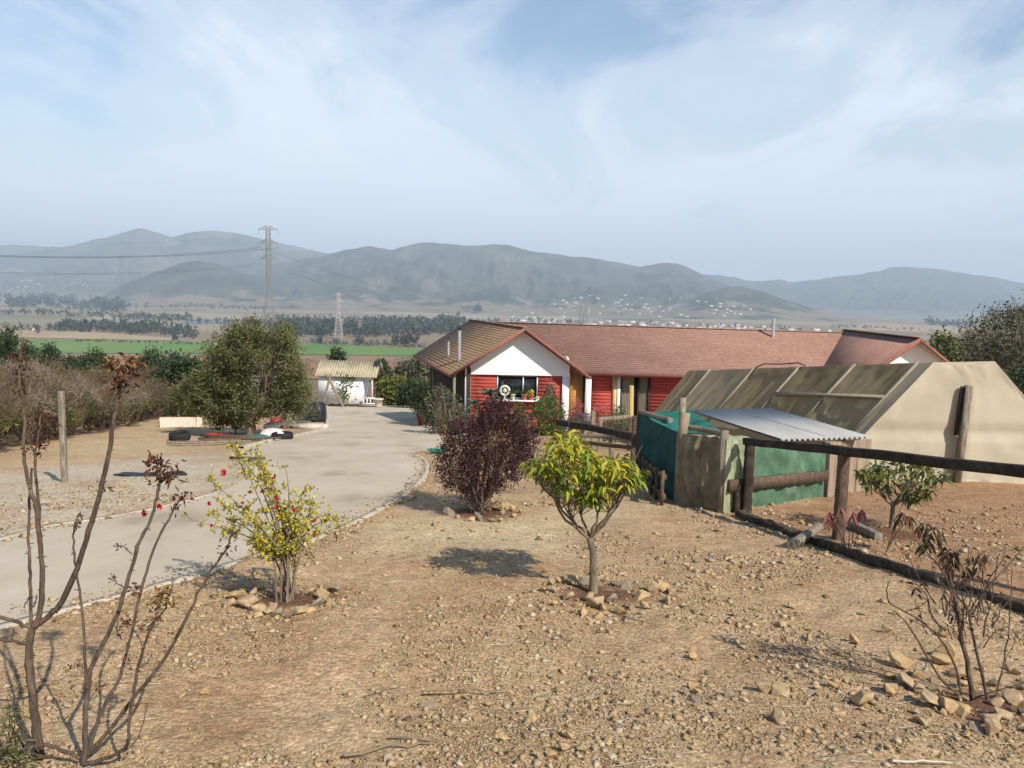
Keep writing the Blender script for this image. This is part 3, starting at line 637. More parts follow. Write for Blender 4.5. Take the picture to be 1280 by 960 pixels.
# things on the window sill
def pot(px, col, r, h, plant=None, lab='', Y=WY-.2):
    x = P(px, 495, Y)[0]; z = zs-.02; base = A(x, Y, z)
    o = empty('flower_pot', base, lab, 'flower pot')
    m = MB(); m.lathe(base, [(r*.7, 0), (r, h*.85), (r*1.12, h*.86), (r*1.12, h), (r*.85, h)], 14); m.build('pot', col, o, smooth=True)
    if plant is not None:
        n = 60; d = R.normal(size=(n, 3)); d[:, 2] = np.abs(d[:, 2])+.4; m = MB(); m.leaves(base+A(0, 0, h)+R.normal(size=(n, 3))*r*.4, d, R.uniform(.1, .22, n), .06, R.uniform(0, 1, n)); m.build('plant', plant, o)
    return o
m_terra = MAT('terracotta', [(.36, .12, .07), (.46, .18, .11)], ns=9, rough=.85)
m_cream = MAT('cream_ceramic', [(.55, .52, .44), (.66, .63, .55)], ns=9, rough=.5)
m_leafg = MAT('green_leaf', [(.025, .05, .015), (.06, .11, .03), (.12, .17, .045)], tint=True, rough=.6, transl=.2)
m_leafy = MAT('yellow_bloom', [(.2, .2, .02), (.62, .45, .03), (.7, .5, .05)], tint=True, rough=.6, transl=.2)
pot(655.5, m_terra, .13, .26, m_leafg, 'terracotta pot standing behind the middle of the window sill')
pot(664, m_terra, .12, .24, m_leafy, 'terracotta pot with yellow flowers on the window sill')
pot(641, m_cream, .10, .26, m_leafg, 'cream pot on the window sill beside the round ornament')
pot(672, m_cream, .09, .16, None, 'low cream bowl at the right end of the window sill')
m = MB(); c0 = A(P(631, 487, WY-.2)[0], WY-.2, zs-.02); m.lathe((0, 0, 0), [(.02, 0), (.1, .0), (.12, .02), (.05, .06)], 14)
m.v = [v+c0 for v in m.v]; an = np.linspace(0, 2*math.pi, 25); rg = c0+A(0, 0, .40)+np.column_stack([np.cos(an)*.19, an*0, np.sin(an)*.19])
m.tube(rg, .055, 8, cap=False); m.tube([c0+A(0, 0, .03), c0+A(0, 0, .22)], .04, 8); m.add(*(lambda q: (q.v[0], q.idx[0].reshape(-1, 4)))(MB().lathe(c0+A(0, 0, .3), [(.02, 0), (.09, .05), (.1, .12), (.02, .2)], 12)))
tag(m.build('round_ornament', m_cream, base=c0, smooth=True), 'round cream ring-shaped ornament on the window sill', 'ornament')

# ------------------------------------------------------------------ white shed beyond the driveway
m_corr = MAT('corrugated_fibre', [(.28, .235, .15), (.38, .325, .22), (.46, .40, .285)], ns=2.5, nd=8, rough=.9, stretch=(1, .3, 1))
SYD = 57.5
def sx(px, Y=SYD): return P(px, 490, Y)[0]
sz0 = P(432, 506.5, SYD)[2]
sb = A(sx(430), SYD+1.3, sz0)
shed = empty('garden_shed', sb, 'small white shed with a ribbed tan roof at the end of the driveway', 'shed')
xl, xrt = sx(398), sx(453.5); ztop = P(430, 470, SYD)[2]
m = MB(); m.box(((xl+xrt)/2, SYD+1.3, (sz0+.12+ztop)/2), (xrt-xl, 2.6, ztop-sz0-.12)); m.build('wall', m_white, shed)
def corr(mb, a, b, c, d, n, amp, seg=8):
    """corrugated sheet: a-b the upper edge, d-c the lower edge, ribs run from one to the other"""
    a, b, c, d = map(np.asarray, (a, b, c, d)); nn = np.cross(b-a, d-a); nn = nn/np.linalg.norm(nn); nn = nn if nn[2] > 0 else -nn
    s = np.linspace(0, 1, n*seg+1); w = np.cos(s*n*2*math.pi)*amp
    U = a+(b-a)*s[:, None]+nn*w[:, None]; D2 = d+(c-d)*s[:, None]+nn*w[:, None]; k = len(s)
    V = np.concatenate([U, D2, U-nn*.008, D2-nn*.008]); i = np.arange(k-1)
    mb.add(V, np.concatenate([np.stack([i, i+k, i+k+1, i+1], 1), np.stack([i+2*k, i+1+2*k, i+k+1+2*k, i+k+2*k], 1), np.stack([i+k, i+3*k, i+3*k+1, i+k+1], 1), np.stack([i, i+1, i+2*k+1, i+2*k], 1)]))
rl, rr_ = sx(395.5), sx(472.5); zr0 = P(433, 470.5, SYD-.35)[2]; zr1 = P(433, 450.5, SYD+1.4)[2]
m = MB(); corr(m, (rl, SYD+1.4, zr1), (rr_, SYD+1.4, zr1-.06), (rr_, SYD-.35, zr0-.06), (rl, SYD-.35, zr0), 24, .045)
corr(m, (rl, SYD+1.4, zr1), (rr_, SYD+1.4, zr1-.06), (rr_, SYD+3.1, zr0-.06), (rl, SYD+3.1, zr0), 24, .045); rfm = m.build('roof', m_corr, shed)
m = MB(); q0, q1 = sx(464.5), sx(472.3); y0_ = SYD+1.0; z_ = zr0+(zr1-zr0)*(y0_-SYD+.35)/1.75+.075
m.box(((q0+q1)/2, y0_, z_), (q1-q0, .5, .03), (A(1, 0, 0), A(0, .75, .66), A(0, -.66, .75))); m.build('patch', m_glass, rfm)
m_pink = MAT('pink_paint', [(.55, .36, .34), (.66, .48, .46)], ns=4, rough=.8)
for px in (465.5,):
    m = MB(); m.bar((sx(px), SYD-.1, sz0), (sx(px), SYD-.1, zr0-.02), .12); m.build('porch_post', m_pink, shed)
m = MB(); m.box((sx(462), SYD+.5, sz0+.05), (1.5, 1.9, .1)); m.build('porch_deck', m_greyw, shed)
m = MB()
for k in range(4): m.box((sx(455.5)+.26*k, SYD-.35, sz0+.38), (.07, .05, .56))
for q in (.2, .62): m.box((sx(455.5)+.40, SYD-.35, sz0+q), (.95, .06, .08))
m.build('porch_rail', m_white, shed)
for k in range(6): m = MB(); m.box((xl+.3+k*.62, SYD+.25, sz0+.03), (.2, .3, .22)); m.build('footing', m_greyw, shed)
# A-frame of poles in front of the shed
m = MB(); q = SYD-1.4; gz1 = float(H(-12, q))
ap = P(411, 475, q); m.tube([P(402, 497, q)-up*.8, ap+A(.15, 0, .45)], .085, 7); m.tube([P(429.5, 510, q), ap+A(-.2, .12, .4)], .085, 7); m.tube([P(424.5, 509, q)+A(0, .9, 0), ap+A(0, .3, .1)], .07, 7)
tag(m.build('pole_trestle', m_greyw, base=P(415, 508, q)), 'crossed grey poles standing against the white shed wall', 'trestle')
m = MB(); b0 = P(427, 507, SYD-.4); b0[2] = float(H(b0[0], b0[1])); o = empty('climbing_plant', b0, 'straggly dark green plant growing up the white shed wall', 'plant')
pts = [b0, b0+A(.2, 0, .7), b0+A(-.1, .1, 1.2), b0+A(.5, .15, 1.7), b0+A(.35, .15, 2.2)]; m.tube(pts, [.04, .03, .03, .02, .01], 5); m.build('stem', m_brownw, o)
m = MB(); n = 170; k = R.integers(1, 5, n); m.leaves(np.array(pts)[k]+R.normal(size=(n, 3))*A(.32, .12, .17), R.normal(size=(n, 3)), .22, .13, R.uniform(0, 1, n)); m.build('foliage', m_leafg, o)
m_planter = MAT('pale_planter', [(.5, .45, .36), (.6, .55, .46)], ns=5, rough=.9)
b0 = A(sx(473.5), SYD-.2, sz0); m = MB(); m.lathe(b0, [(.28, 0), (.36, .5), (.4, .5), (.4, .58), (.33, .58)], 12); m.lathe(b0+A(-.02, 0, 0), [(.05, .5), (.3, .57)], 8)
tag(m.build('planter_tub', m_planter, base=b0), 'pale round tub beside the porch of the white shed', 'planter')

# ------------------------------------------------------------------ shade-cloth greenhouse
m_cloth = MAT('beige_shade_cloth', [(.50, .425, .29), (.60, .52, .375), (.64, .56, .42)], ns=.7, nd=11, rough=.95, transl=.5, bump=.15, bs=400, spec=.05)
m_endcloth = MAT('beige_end_cloth', [(.46, .405, .295), (.56, .50, .38), (.61, .55, .43)], ns=.7, nd=11, rough=.95, transl=.2, bump=.15, bs=400, spec=.05)
m_panel = MAT('brown_shade_cloth', [(.42, .325, .175), (.58, .475, .29), (.70, .60, .41)], tint=True, ns=1.1, nd=8, namp=.8, rough=.95, transl=.62, spec=.05)
m_batten = MAT('pale_batten', [(.22, .185, .13), (.33, .285, .21)], ns=7, rough=.9)
gbase = G(1207, 603); GY = gbase[1]; gfar = 25.2
n_ = dict(tl=P(1166, 453, GY), tr=P(1242, 451.5, GY), bl=P(1066, 557, GY), br=P(1345, 572, GY))
tlf = P(861, 463.5, gfar); blf = P(812, 522, gfar)
gd_ = tlf-n_['tl']; f_ = dict(tl=tlf, tr=n_['tr']+gd_, bl=blf, br=n_['br']+gd_)
gh = empty('shade_house', gbase, 'large beige shade-cloth greenhouse with patched brown panels behind the coop', 'greenhouse')
def gz0(p): return A(p[0], p[1], float(H(p[0], p[1]))-.1)
def cloth(name, corners, mat, nu, nv, sag=0., tint=None, par=None, lab=None, thick=.008):
    a, b, c, d = map(np.asarray, corners); u = np.linspace(0, 1, nu)[:, None, None]; v = np.linspace(0, 1, nv)[None, :, None]
    Pt = (a*(1-u)+b*u)*(1-v)+(d*(1-u)+c*u)*v; nn = np.cross(b-a, d-a); nn /= np.linalg.norm(nn); s = sag*16*u*(1-u)*v*(1-v)
    wr_ = (fbm(u[..., 0]*7+a[0]*3, v[..., 0]*7, 3, 12)[..., None]-.5)*abs(sag)*.5+((fbm(u[..., 0]*9+a[0]*5+v[..., 0]*1.5, v[..., 0]*1.6+a[1], 4, 15)[..., None]-.5)*(.30 if name == 'netting' else .10 if name == 'side_panel' else 0))
    Pt = Pt+nn*(s+wr_*np.minimum(1, 16*u*(1-u)*v*(1-v)*2)); V = Pt.reshape(-1, 3); V2 = V-nn*thick; i = np.arange(nu-1)[:, None]*nv; j = np.arange(nv-1)[None]
    q = np.stack([i+j, i+j+1, i+nv+j+1, i+nv+j], -1).reshape(-1, 4); m = MB(); m.add(V, q, tint); m.add(V2, q[:, ::-1], tint)
    o = m.build(name, mat, par, smooth=True)
    if lab: o['label'] = lab
    return o
cloth('end_cloth', (gz0(n_['bl']), n_['bl'], n_['tl'], A((n_['tl'][0]+n_['tr'][0])/2, GY, gbase[2]-.1)), m_cloth, 10, 10, 0, par=gh)
mid_t = (n_['tl']+n_['tr'])/2; mid_b = A(gbase[0]-.05, GY, gbase[2]-.15)
m = MB()
def endface(nd, dy):
    q = [gz0(nd['bl']), nd['bl'], nd['tl'], nd['tr'], nd['br'], gz0(nd['br'])]; q = [p+A(0, dy, 0) for p in q]; mm = MB()
    # dense grid so that the cloth can crease towards the post
    poly = np.array([(p[0], p[2]) for p in q]); yv = q[0][1]; lo, hi = poly.min(0), poly.max(0)
    pts = [Vector(p) for p in poly]; X, Z = np.meshgrid(np.arange(lo[0]+.08, hi[0], .1), np.arange(lo[1]+.08, hi[1], .1)); k = inside(X, Z, poly)
    pts += [Vector((a, b)) for a, b in zip(X[k], Z[k])]; v, e, f, *_ = delaunay_2d_cdt(pts, [(i, (i+1) % 6) for i in range(6)], [list(range(6))], 1, 1e-5)
    v = np.array([(p.x, p.y) for p in v]); cxp = mid_b[0]; tpz = P(1207, 482, GY)[2]
    # creases fan out from the head of the post
    dx = v[:, 0]-cxp; dzv = v[:, 1]-tpz
    crease = .05*np.exp(-np.abs(np.abs(dx)-dzv*.62)/.05)*(dzv > 0)+.06*np.exp(-np.abs(dx)/.12)*(dzv < 0)+(fbm(v[:, 0]*1.5, v[:, 1]*1.2, 3, 31)-.5)*.09-.05*np.exp(-(v[:, 1]-(tpz-.95))**2/.01)
    Yv = yv-crease*(1 if dy < 1 else 0); V = np.column_stack([v[:, 0], Yv, v[:, 1]]); return V, [list(t_) for t_ in f if len(t_) == 3]
for o_ in [o for o in COL.objects if o.name.startswith('end_cloth')]: bpy.data.objects.remove(o_)
m = MB(); V, f3 = endface(n_, -.02); m.add(V, f3); m.build('end_cloth', m_endcloth, gh, smooth=True)
fy = f_['tl'][1]; f2 = {k: A(p[0], fy, p[2]) for k, p in f_.items()}
m = MB(); m.add([gz0(f2['bl']), f2['bl'], f2['tl'], f2['tr'], f2['br'], gz0(f2['br'])], [(0, 1, 2, 3, 4, 5)]); m.build('end_cloth', m_cloth, gh)
f_ = f2
# long left slope: panels between battens
ts = [1., .86, .62, .42, .22, .035]
def Lt(t): return n_['tl']+(f_['tl']-n_['tl'])*t
def Lb(t): return n_['bl']+(f_['bl']-n_['bl'])*t
tints = [.55, .95, .5, .35, .55]
for k in range(5):
    t0, t1 = ts[k], ts[k+1]
    if k < 3: cloth('side_panel', (Lt(t0), Lt(t1), Lb(t1), Lb(t0)), m_panel, 30, 26, .05, tints[k], gh)
    else:
        h = .44; a, b = Lt(t0), Lt(t1); c, d = Lb(t1), Lb(t0)
        cloth('side_panel', (a, b, b+(c-b)*h, a+(d-a)*h), m_panel, 28, 16, .05, tints[k], gh)
        cloth('side_panel', (a+(d-a)*h, b+(c-b)*h, c, d), m_panel, 28, 18, .07, tints[k]+.08, gh)
outn = np.cross(Lb(0)-Lt(0), Lt(1)-Lt(0)); outn /= np.linalg.norm(outn); outn = outn if outn[2] > 0 else -outn
for t_ in ts[1:]:
    m = MB(); m.bar(Lt(t_)+outn*.03, Lb(t_)+outn*.03, .065 if t_ > .1 else .06, .04, outn); m.build('batten', m_batten, gh)
m = MB(); a = Lt(.42)+(Lb(.42)-Lt(.42))*.44; b = Lt(.035)+(Lb(.035)-Lt(.035))*.44; m.bar(a+outn*.065, b+outn*.055, .075, .04, outn); m.build('batten', m_batten, gh)
cloth('side_panel', (Lt(.035), Lt(0), Lb(0), Lb(.035)), m_cloth, 6, 10, 0.01, .5, gh)
cloth('roof_cloth', (n_['tl'], n_['tr'], f_['tr'], f_['tl']), m_cloth, 10, 12, -.04, .5, gh)
cloth('side_panel', (n_['tr'], n_['br'], f_['br'], f_['tr']), m_cloth, 10, 12, .03, .5, gh)
for s_ in ('bl', 'br'): cloth('skirt_cloth', (n_[s_], f_[s_], gz0(f_[s_]), gz0(n_[s_])), m_cloth if s_ == 'br' else m_panel, 8, 4, .01, .6, gh)
m = MB(); m.tube([Lt(.62)+up*.02, Lt(.58)+up*.12, Lt(.50)+up*.09, Lt(.43)+up*.11, Lt(.40)+up*.02], .018, 6); m.build('roof_pole', m_brownw, gh)
m = MB(); pt = P(1207, 482, GY-.15); m.bar((pt[0]-.02, GY-.14, gbase[2]-.2), (pt[0]+.06, GY-.16, pt[2]), .16, .12); m.build('end_post', m_greyw, gh)
m = MB(); m.bar((pt[0]-.10, GY-.12, pt[2]-1.0), (pt[0]-.035, GY-.12, pt[2]-.02), .06, .06); m.build('brace_board', m_dark, gh)

# ------------------------------------------------------------------ chicken coop of netting and boards
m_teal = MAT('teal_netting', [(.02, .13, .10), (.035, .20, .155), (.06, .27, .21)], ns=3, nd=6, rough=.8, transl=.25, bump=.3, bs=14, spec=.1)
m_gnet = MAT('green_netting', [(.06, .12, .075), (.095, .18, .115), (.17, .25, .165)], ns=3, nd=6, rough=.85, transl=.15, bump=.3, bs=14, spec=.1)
m_tealshade = MAT('shaded_teal_netting', [(.012, .05, .045), (.018, .07, .06), (.025, .09, .08)], ns=3, nd=6, rough=.9, bump=.4, bs=14, spec=.1)  # darker copy of the teal netting; the left side's shade is in its colour
m_bnet = MAT('brown_netting', [(.14, .115, .07), (.235, .2, .13), (.34, .31, .22)], ns=2.8, nd=7, rough=.9, transl=.12, bump=.4, bs=9, spec=.05)
m_pnet = MAT('pale_green_plastic', [(.25, .29, .16), (.38, .41, .26), (.50, .51, .37)], ns=2.4, nd=7, rough=.5, transl=.2, bump=.5, bs=8)
m_sheetm = MAT('galvanised_sheet', [(.33, .32, .30), (.40, .395, .38), (.45, .445, .43)], ns=1.5, nd=7, rough=.85, spec=.15, stretch=(1, .3, 1))
m_board = MAT('grey_brown_board', [(.20, .145, .10), (.30, .225, .16), (.38, .30, .22)], ns=4, nd=8, rough=.95, stretch=(2, 2, .3), bump=.4)
C1, C2, C3, C4, CB = G(842, 628), G(904, 640), G(1029, 622), G(1086, 611), G(796, 592)
coop = empty('chicken_coop', (C2+C4)/2, 'patched coop of teal and brown netting with a grey corrugated roof', 'coop')
def above(p, py): 
    px, _ = proj(p); return A(p[0], p[1], P(px, py, p[1])[2])
def wall(name, a, b, ya, yb, mat, sag=.06, nu=44, nv=16, lab=None):
    ta, tb = above(a, ya), above(b, yb); return cloth(name, (a-up*.06, b-up*.06, tb, ta), mat, nu, nv, sag, par=coop, lab=lab)
wall('netting', CB, C1, 518, 540, m_tealshade, .04, lab='teal netting on the left side with its shade put into the colour')
wall('netting', C1, C2, 541, 549, m_bnet, .10, lab='brown netting on the front')
q = C2+(C3-C2)*.26; wall('netting', C2, q, 549, 552, m_pnet, .06, lab='pale green plastic at the front corner')
wall('netting', q, C3, 553, 562, m_gnet, .08, lab='green netting behind the wooden rail')
ta = above(C4, 553); wz = above(C3, 560)
nb = 3
for k in range(nb):
    a = C3+(C4-C3)*(k/nb+.01); b = C3+(C4-C3)*((k+1)/nb-.01); m = MB(); hh = (wz[2]-C3[2])+.1
    quad(m, a-up*.05, b-up*.05, b+up*(hh*.99), a+up*hh, th=.03); m.build('board', m_board, coop)
m = MB(); m.bar(above(C2+(C3-C2)*.05, 605)+A(-.05, -.12, 0), above(C3, 592)+A(0, -.12, 0), .05, .17); m.build('rail_board', m_brownw, coop)
# teal top sheets over the back half
tA, tB_ = above(CB, 517), above(C1, 541); dback = A(2.6, 1.5, 0)
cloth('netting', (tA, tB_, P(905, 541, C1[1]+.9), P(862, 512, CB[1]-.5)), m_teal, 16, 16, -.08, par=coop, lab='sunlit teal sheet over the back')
cloth('netting', (above(C1, 542), above(C2, 549), P(975, 553, C3[1]-.3), P(905, 545, C1[1]+1.)), m_pnet, 12, 12, .03, par=coop, lab='pale plastic sheet below the roof')
# corrugated roof
rY = (C3[1]+C4[1])/2-.35
ra, rb2 = P(859, 513, rY+3.6), P(962, 511, rY+3.8); rc2, rd = P(1087, 546.5, rY+.2), P(976, 550, rY-.5)
m = MB(); corr(m, ra, rb2, rc2, rd, 17, .022); m.build('roof', m_sheetm, coop)
m = MB(); a = (ra+rb2)/2+up*.03; b = (rc2+rd)/2+up*.03; m.bar(a, b, .012, .012, A(0, 0, 1)); m.build('roof_seam', m_alum, coop)
def post(px, pyt, base, w=.09, mat=m_greyw, lean=(0, 0)):
    m = MB(); t_ = above(base, pyt)+A(lean[0], lean[1], 0); m.bar(base-up*.1, t_, w, w*.8); return m.build('post', mat, coop)
post(0, 497, C1+A(.10, .12, 0), .085); post(0, 538, C2+A(-.02, .06, 0), .10); post(0, 513, CB+A(.03, .05, 0), .12, m_brownw)
post(0, 553, C3+A(.02, .05, 0), .1, m_dark)
m = MB(); a = C1+A(.25, -.10, 0); m.bar(P(851, 557, a[1]), P(857, 516, a[1]), .13, .04, A(0, 1, 0)); m.build('loose_board', m_board, coop)
m = MB(); m.tube([P(853, 533, C1[1]+.3), P(880, 537, C1[1]), P(905, 543, C2[1]+.1)], .045, 7); m.build('top_rail', m_greyw, coop)
m = MB(); m.tube([P(801, 515, CB[1]), P(822, 522, CB[1]-1.6), P(838, 525, CB[1]-2.6)], .05, 7); m.build('top_rail', m_greyw, coop)
# low slatted side gate at the foot of the teal side
sg = empty('slatted_hurdle', (CB+C1)/2+A(-.15, 0, 0), 'low dark slatted hurdle leaning along the teal netting', 'hurdle')
a, b = G(800, 597)+A(-.05, 0, 0), G(840, 632)+A(-.12, 0, 0); m = MB()
for z in (.12, .42): m.bar(a+up*z, b+up*z, .05, .08)
m.build('rail', m_brownw, sg)
for s_ in np.linspace(0, 1, 7): p = a+(b-a)*s_; m = MB(); m.bar(p+A(-.035, 0, 0), p+A(-.035, 0, .52), .05, .03); m.build('slat', m_brownw, sg)

# ------------------------------------------------------------------ fences
m_logw = MAT('charred_log', [(.025, .018, .013), (.075, .054, .038), (.14, .105, .075)], ns=13, nd=8, rough=.95, bump=.8)
fn = empty('rail_fence', G(1000, 660), 'dark rough pole fence with a log along the ground at the right', 'fence')
B1, B2 = G(933, 640), G(1048, 674); B3 = B2+(B2-B1)*1.25+A(.25, 0, 0); B3[2] = H(B3[0], B3[1])
T1, T2 = above(B1, 553), above(B2, 567)
def roughbar(name, pts, w, h, mat, par, n=14, jit=.012):
    pts = np.array(pts, float); s = np.linspace(0, len(pts)-1, n); c = np.column_stack([np.interp(s, np.arange(len(pts)), pts[:, k]) for k in range(3)])
    m = MB(); d = np.gradient(c, axis=0); d /= np.linalg.norm(d, axis=1)[:, None]; x = np.cross(d, up); x /= np.linalg.norm(x, axis=1)[:, None]+1e-9; y = np.cross(x, d)
    if abs(d[0, 2]) > .9: x = np.tile(A(1, 0, 0), (n, 1)); y = np.cross(x, d)
    an = np.radians([39, 51, 129, 141, 219, 231, 309, 321]); sqr = 1.32; V = []
    for i in range(n):
        j = sqr*(1+R.normal(size=8)*jit*2.5)
        V.append(c[i]+R.normal(size=3)*jit*.25+(np.cos(an)*j)[:, None]*x[i]*w/2*1.06+(np.sin(an)*j)[:, None]*y[i]*h/2*1.06)
    k = np.arange(8); m.add(np.concatenate(V), np.concatenate([np.stack([k+i*8, (k+1) % 8+i*8, (k+1) % 8+i*8+8, k+i*8+8], 1) for i in range(n-1)])); m.add(V[0], [list(range(8))[::-1]]); m.add(V[-1], [list(range(8))])
    return m.build(name, mat, par)
T3 = P(1290, 588, B3[1]+.15) if True else None
roughbar('post', [B1-up*.2, T1+up*.02], .115, .10, m_blackw, fn); roughbar('post', [B2-up*.2, T2+up*.0], .10, .11, m_brownw, fn); roughbar('post', [B3-up*.2, A(B3[0], B3[1], T3[2])], .10, .1, m_brownw, fn)
roughbar('top_rail', [A(T1[0]-.08, T1[1]-.03, T1[2]+.02), A(T2[0]+.0, T2[1]-.04, T2[2]+.04), A(T3[0], T3[1], T3[2]-.02), T3+(T3-T2)*.6], .085, .095, m_blackw, fn, 30)
roughbar('ground_log', [G(922, 646)+up*.05, G(985, 668)+up*.04, G(1130, 718)+up*.03, G(1290, 768)+up*.03, G(1420, 810)+up*.03], .10, .075, m_logw, fn, 60, .035)
roughbar('stump', [A(B1[0]-.12, B1[1]+.05, B1[2]-.1), A(B1[0]-.12, B1[1]+.05, B1[2]+.38)], .09, .09, m_blackw, fn, 5)
m = MB()
o = roughbar('wooden_stake', [G(988, 686)+up*.03, P(1026, 657, G(1010, 676)[1]+.25)], .085, .07, m_greyw, None, 8, .006); tag(o, 'pale split stake leaning across the ground log of the dark fence', 'stake')
o = roughbar('wooden_stake', [G(1098, 676)+up*.05, P(1064, 655, G(1064, 664)[1]+.1)], .085, .075, m_greyw, None, 8, .006); tag(o, 'round grey stake lying behind the fence post beside wilted leaves', 'stake')
# garden fence by the house
gf = empty('garden_fence', G(760, 560), 'low weathered garden fence with a dark sagging rail before the house', 'fence')
fy1, fy2 = 24., 17.5
roughbar('rail', [P(698, 528, 21.5), P(745, 536, 19.5), P(800, 548, 17.2)], .12, .15, m_blackw, gf, 12)
roughbar('rail', [P(748, 524, 22.5), P(770, 522.5, 22.5), P(788, 520.5, 22.6)], .08, .1, m_greyw, gf, 6)
roughbar('rail', [P(728, 545, 19), P(765, 546, 18.5), P(792, 551, 17.6)], .07, .08, m_greyw, gf, 6)
roughbar('rail', [P(728, 553, 19), P(792, 560, 17.5)], .07, .08, m_brownw, gf, 6)
for px, pt_, Yp in ((741, 514, 22.6), (750, 523, 22.5), (787, 521, 22.6), (713, 527, 20.8), (765, 541, 18.6), (793, 520, 17.4), (730, 534, 20.2)):
    b0 = P(px, 540, Yp); b0[2] = H(b0[0], Yp); roughbar('post', [b0-up*.1, A(b0[0], b0[1], P(px, pt_, Yp)[2])], .11, .1, m_greyw if px < 780 else m_brownw, gf, 5)
o = roughbar('bamboo_pole', [A(P(790, 520, 23.5)[0], 23.5, H(4, 23.5)), P(789.5, 482, 23.5)], .11, .11, m_yellow, None, 5, .004); tag(o, 'upright pale yellow pole in front of the curtained glass doors', 'pole')
# post on the parking area, left
o = roughbar('timber_post', [G(81, 604)-up*.2, above(G(81, 604), 489)], .075, .075, m_greyw, None, 10, .005); tag(o, 'tall thin weathered post standing on the gravel at the left', 'post')
b0 = G(160, 527)
o = roughbar('timber_post', [G(213, 533)+A(0, .8, -.2), above(G(213, 531)+A(0, .8, 0), 497)], .08, .08, m_greyw, None, 8, .005); tag(o, 'short pale post behind the pink board beside the dry hedge', 'post')

# ------------------------------------------------------------------ odds and ends beside the driveway
m_pinkb = MAT('pink_board', [(.60, .46, .38), (.70, .55, .47)], ns=2, rough=.85)
a, b = G(200, 534), G(253, 533); m = MB(); hgt = 13*a[1]/970
quad(m, a-up*.03, b-up*.03, b+up*hgt*.95, a+up*hgt*.95, th=.05); tag(m.build('pink_panel', m_pinkb, base=a), 'pale pink board standing on edge by the dry hedge', 'board')
m_rub = MAT('tyre_rubber', [(.012, .012, .013), (.03, .03, .03)], ns=12, rough=.75)
def tyre(c, r, w, lab, tilt=0.):
    an = np.linspace(0, 2*math.pi, 29); prof = []
    m = MB(); pr = [(-.5, .62), (-.52, .8), (-.40, .97), (-.2, 1), (.2, 1), (.40, .97), (.52, .8), (.5, .62), (.3, .6), (-.3, .6), (-.5, .62)]
    V = np.array([[(rr0*r*math.cos(q), rr0*r*math.sin(q), z*w+w/2) for z, rr0 in pr] for q in an[:-1]]); k = len(pr); n = len(an)-1
    V = V.reshape(-1, 3); Rm = np.array(Matrix.Rotation(tilt, 3, 'X')); V = V@Rm.T
    Fc = [(i*k+j, ((i+1) % n)*k+j, ((i+1) % n)*k+j+1, i*k+j+1) for i in range(n) for j in range(k-1)]; m.add(V+np.asarray(c), Fc); tag(m.build('tyre', m_rub, base=c, smooth=True), lab, 'tyre')
tyre(G(225, 550), .31, .24, 'black tyre lying flat on the bare earth below the pink board', .1)
tyre(G(353, 549), .34, .22, 'black tyre half hidden behind the white sack under the big tree')
m_sack = MAT('white_sack', [(.55, .53, .48), (.72, .70, .65)], ns=5, rough=.8, bump=.5, bs=9)
def lump(name, c, r, mat, lab, cat, seed=0, sub=3, amp=.25):
    bm = bmesh.new(); bmesh.ops.create_icosphere(bm, subdivisions=sub, radius=1); V = np.array([v.co[:] for v in bm.verts]); Fc = [[v.index for v in f.verts] for f in bm.faces]; bm.free()
    nz = 1+amp*(fbm(V[:, 0]*1.6+seed*5+9, V[:, 1]*1.6+V[:, 2]*1.3+seed, 3, seed)-.5)*2; V = V*nz[:, None]; V[:, 2] = np.maximum(V[:, 2], -.75)
    m = MB(); m.add(V*np.asarray(r)+np.asarray(c)+A(0, 0, r[2]*.7), Fc); return tag(m.build(name, mat, base=c, smooth=True), lab, cat)
lump('sack', G(341, 548), (.45, .32, .2), m_sack, 'large white sack lying by the driveway edge under the tree', 'sack', 1)
lump('sack', G(340, 545)+A(0, 0, .24), (.28, .24, .15), m_sack, 'small white sack resting on top of the larger one', 'sack', 2)
m_redc = MAT('red_plastic', [(.34, .03, .03), (.48, .06, .05)], ns=6, rough=.6)
m_tarp = MAT('teal_tarp', [(.04, .12, .13), (.08, .2, .2)], ns=4, rough=.7, bump=.4, bs=6)
m_blk = MAT('black_plastic', [(.012, .013, .016), (.03, .032, .036)], ns=5, rough=.5, bump=.4, bs=7)
lump('crumpled_cloth', G(270, 546), (.4, .24, .08), m_redc, 'crumpled red cloth on the scrap heap under the big tree', 'cloth', 3)
lump('folded_tarp', G(321, 549), (.5, .32, .08), m_tarp, 'teal tarp folded on the scrap heap beside the white sacks', 'tarp', 4)
lump('plastic_sheet', G(170, 596), (.36, .2, .03), m_blk, 'crumpled black plastic sheet lying on the gravel, left piece', 'plastic', 5, amp=.9)
lump('plastic_sheet', G(219, 593), (.22, .14, .03), m_blk, 'small black plastic scrap on the gravel behind the red-leaved tip', 'plastic', 6, amp=.5)
lump('bucket_lid', G(347, 531), (.3, .3, .2), m_redc, 'dark red bundle beside the stacked pallet boards', 'bundle', 7)
m_scrap = m_brownw
for i_, (px, py, L_, an, lb) in enumerate([(262, 556, 2.2, .5, 'long grey plank at the near edge of the scrap heap'), (300, 551, 2.4, .2, 'thin brown plank crossing the scrap heap under the tree'), (285, 548, 1.9, -.2, 'short dark plank at the back of the scrap heap'), (309, 577, 1.0, -.45, 'thin dark plank lying at the edge of the concrete')]):
    c = G(px, py); d = A(math.cos(an), math.sin(an), 0); d[2] = (H(*(c+d)[:2])-H(*c[:2])); m = MB(); m.bar(c-d*L_/2+up*.06, c+d*L_/2+up*.10, (.16, .12, .14, .06)[i_], .05); tag(m.build('plank', m_greyw if i_ == 0 else m_brownw, base=c), lb, 'plank')
pa = empty('pallet', G(365, 535), 'broken wooden pallet lying between the tree and the black barrel', 'pallet'); c = G(365, 535)
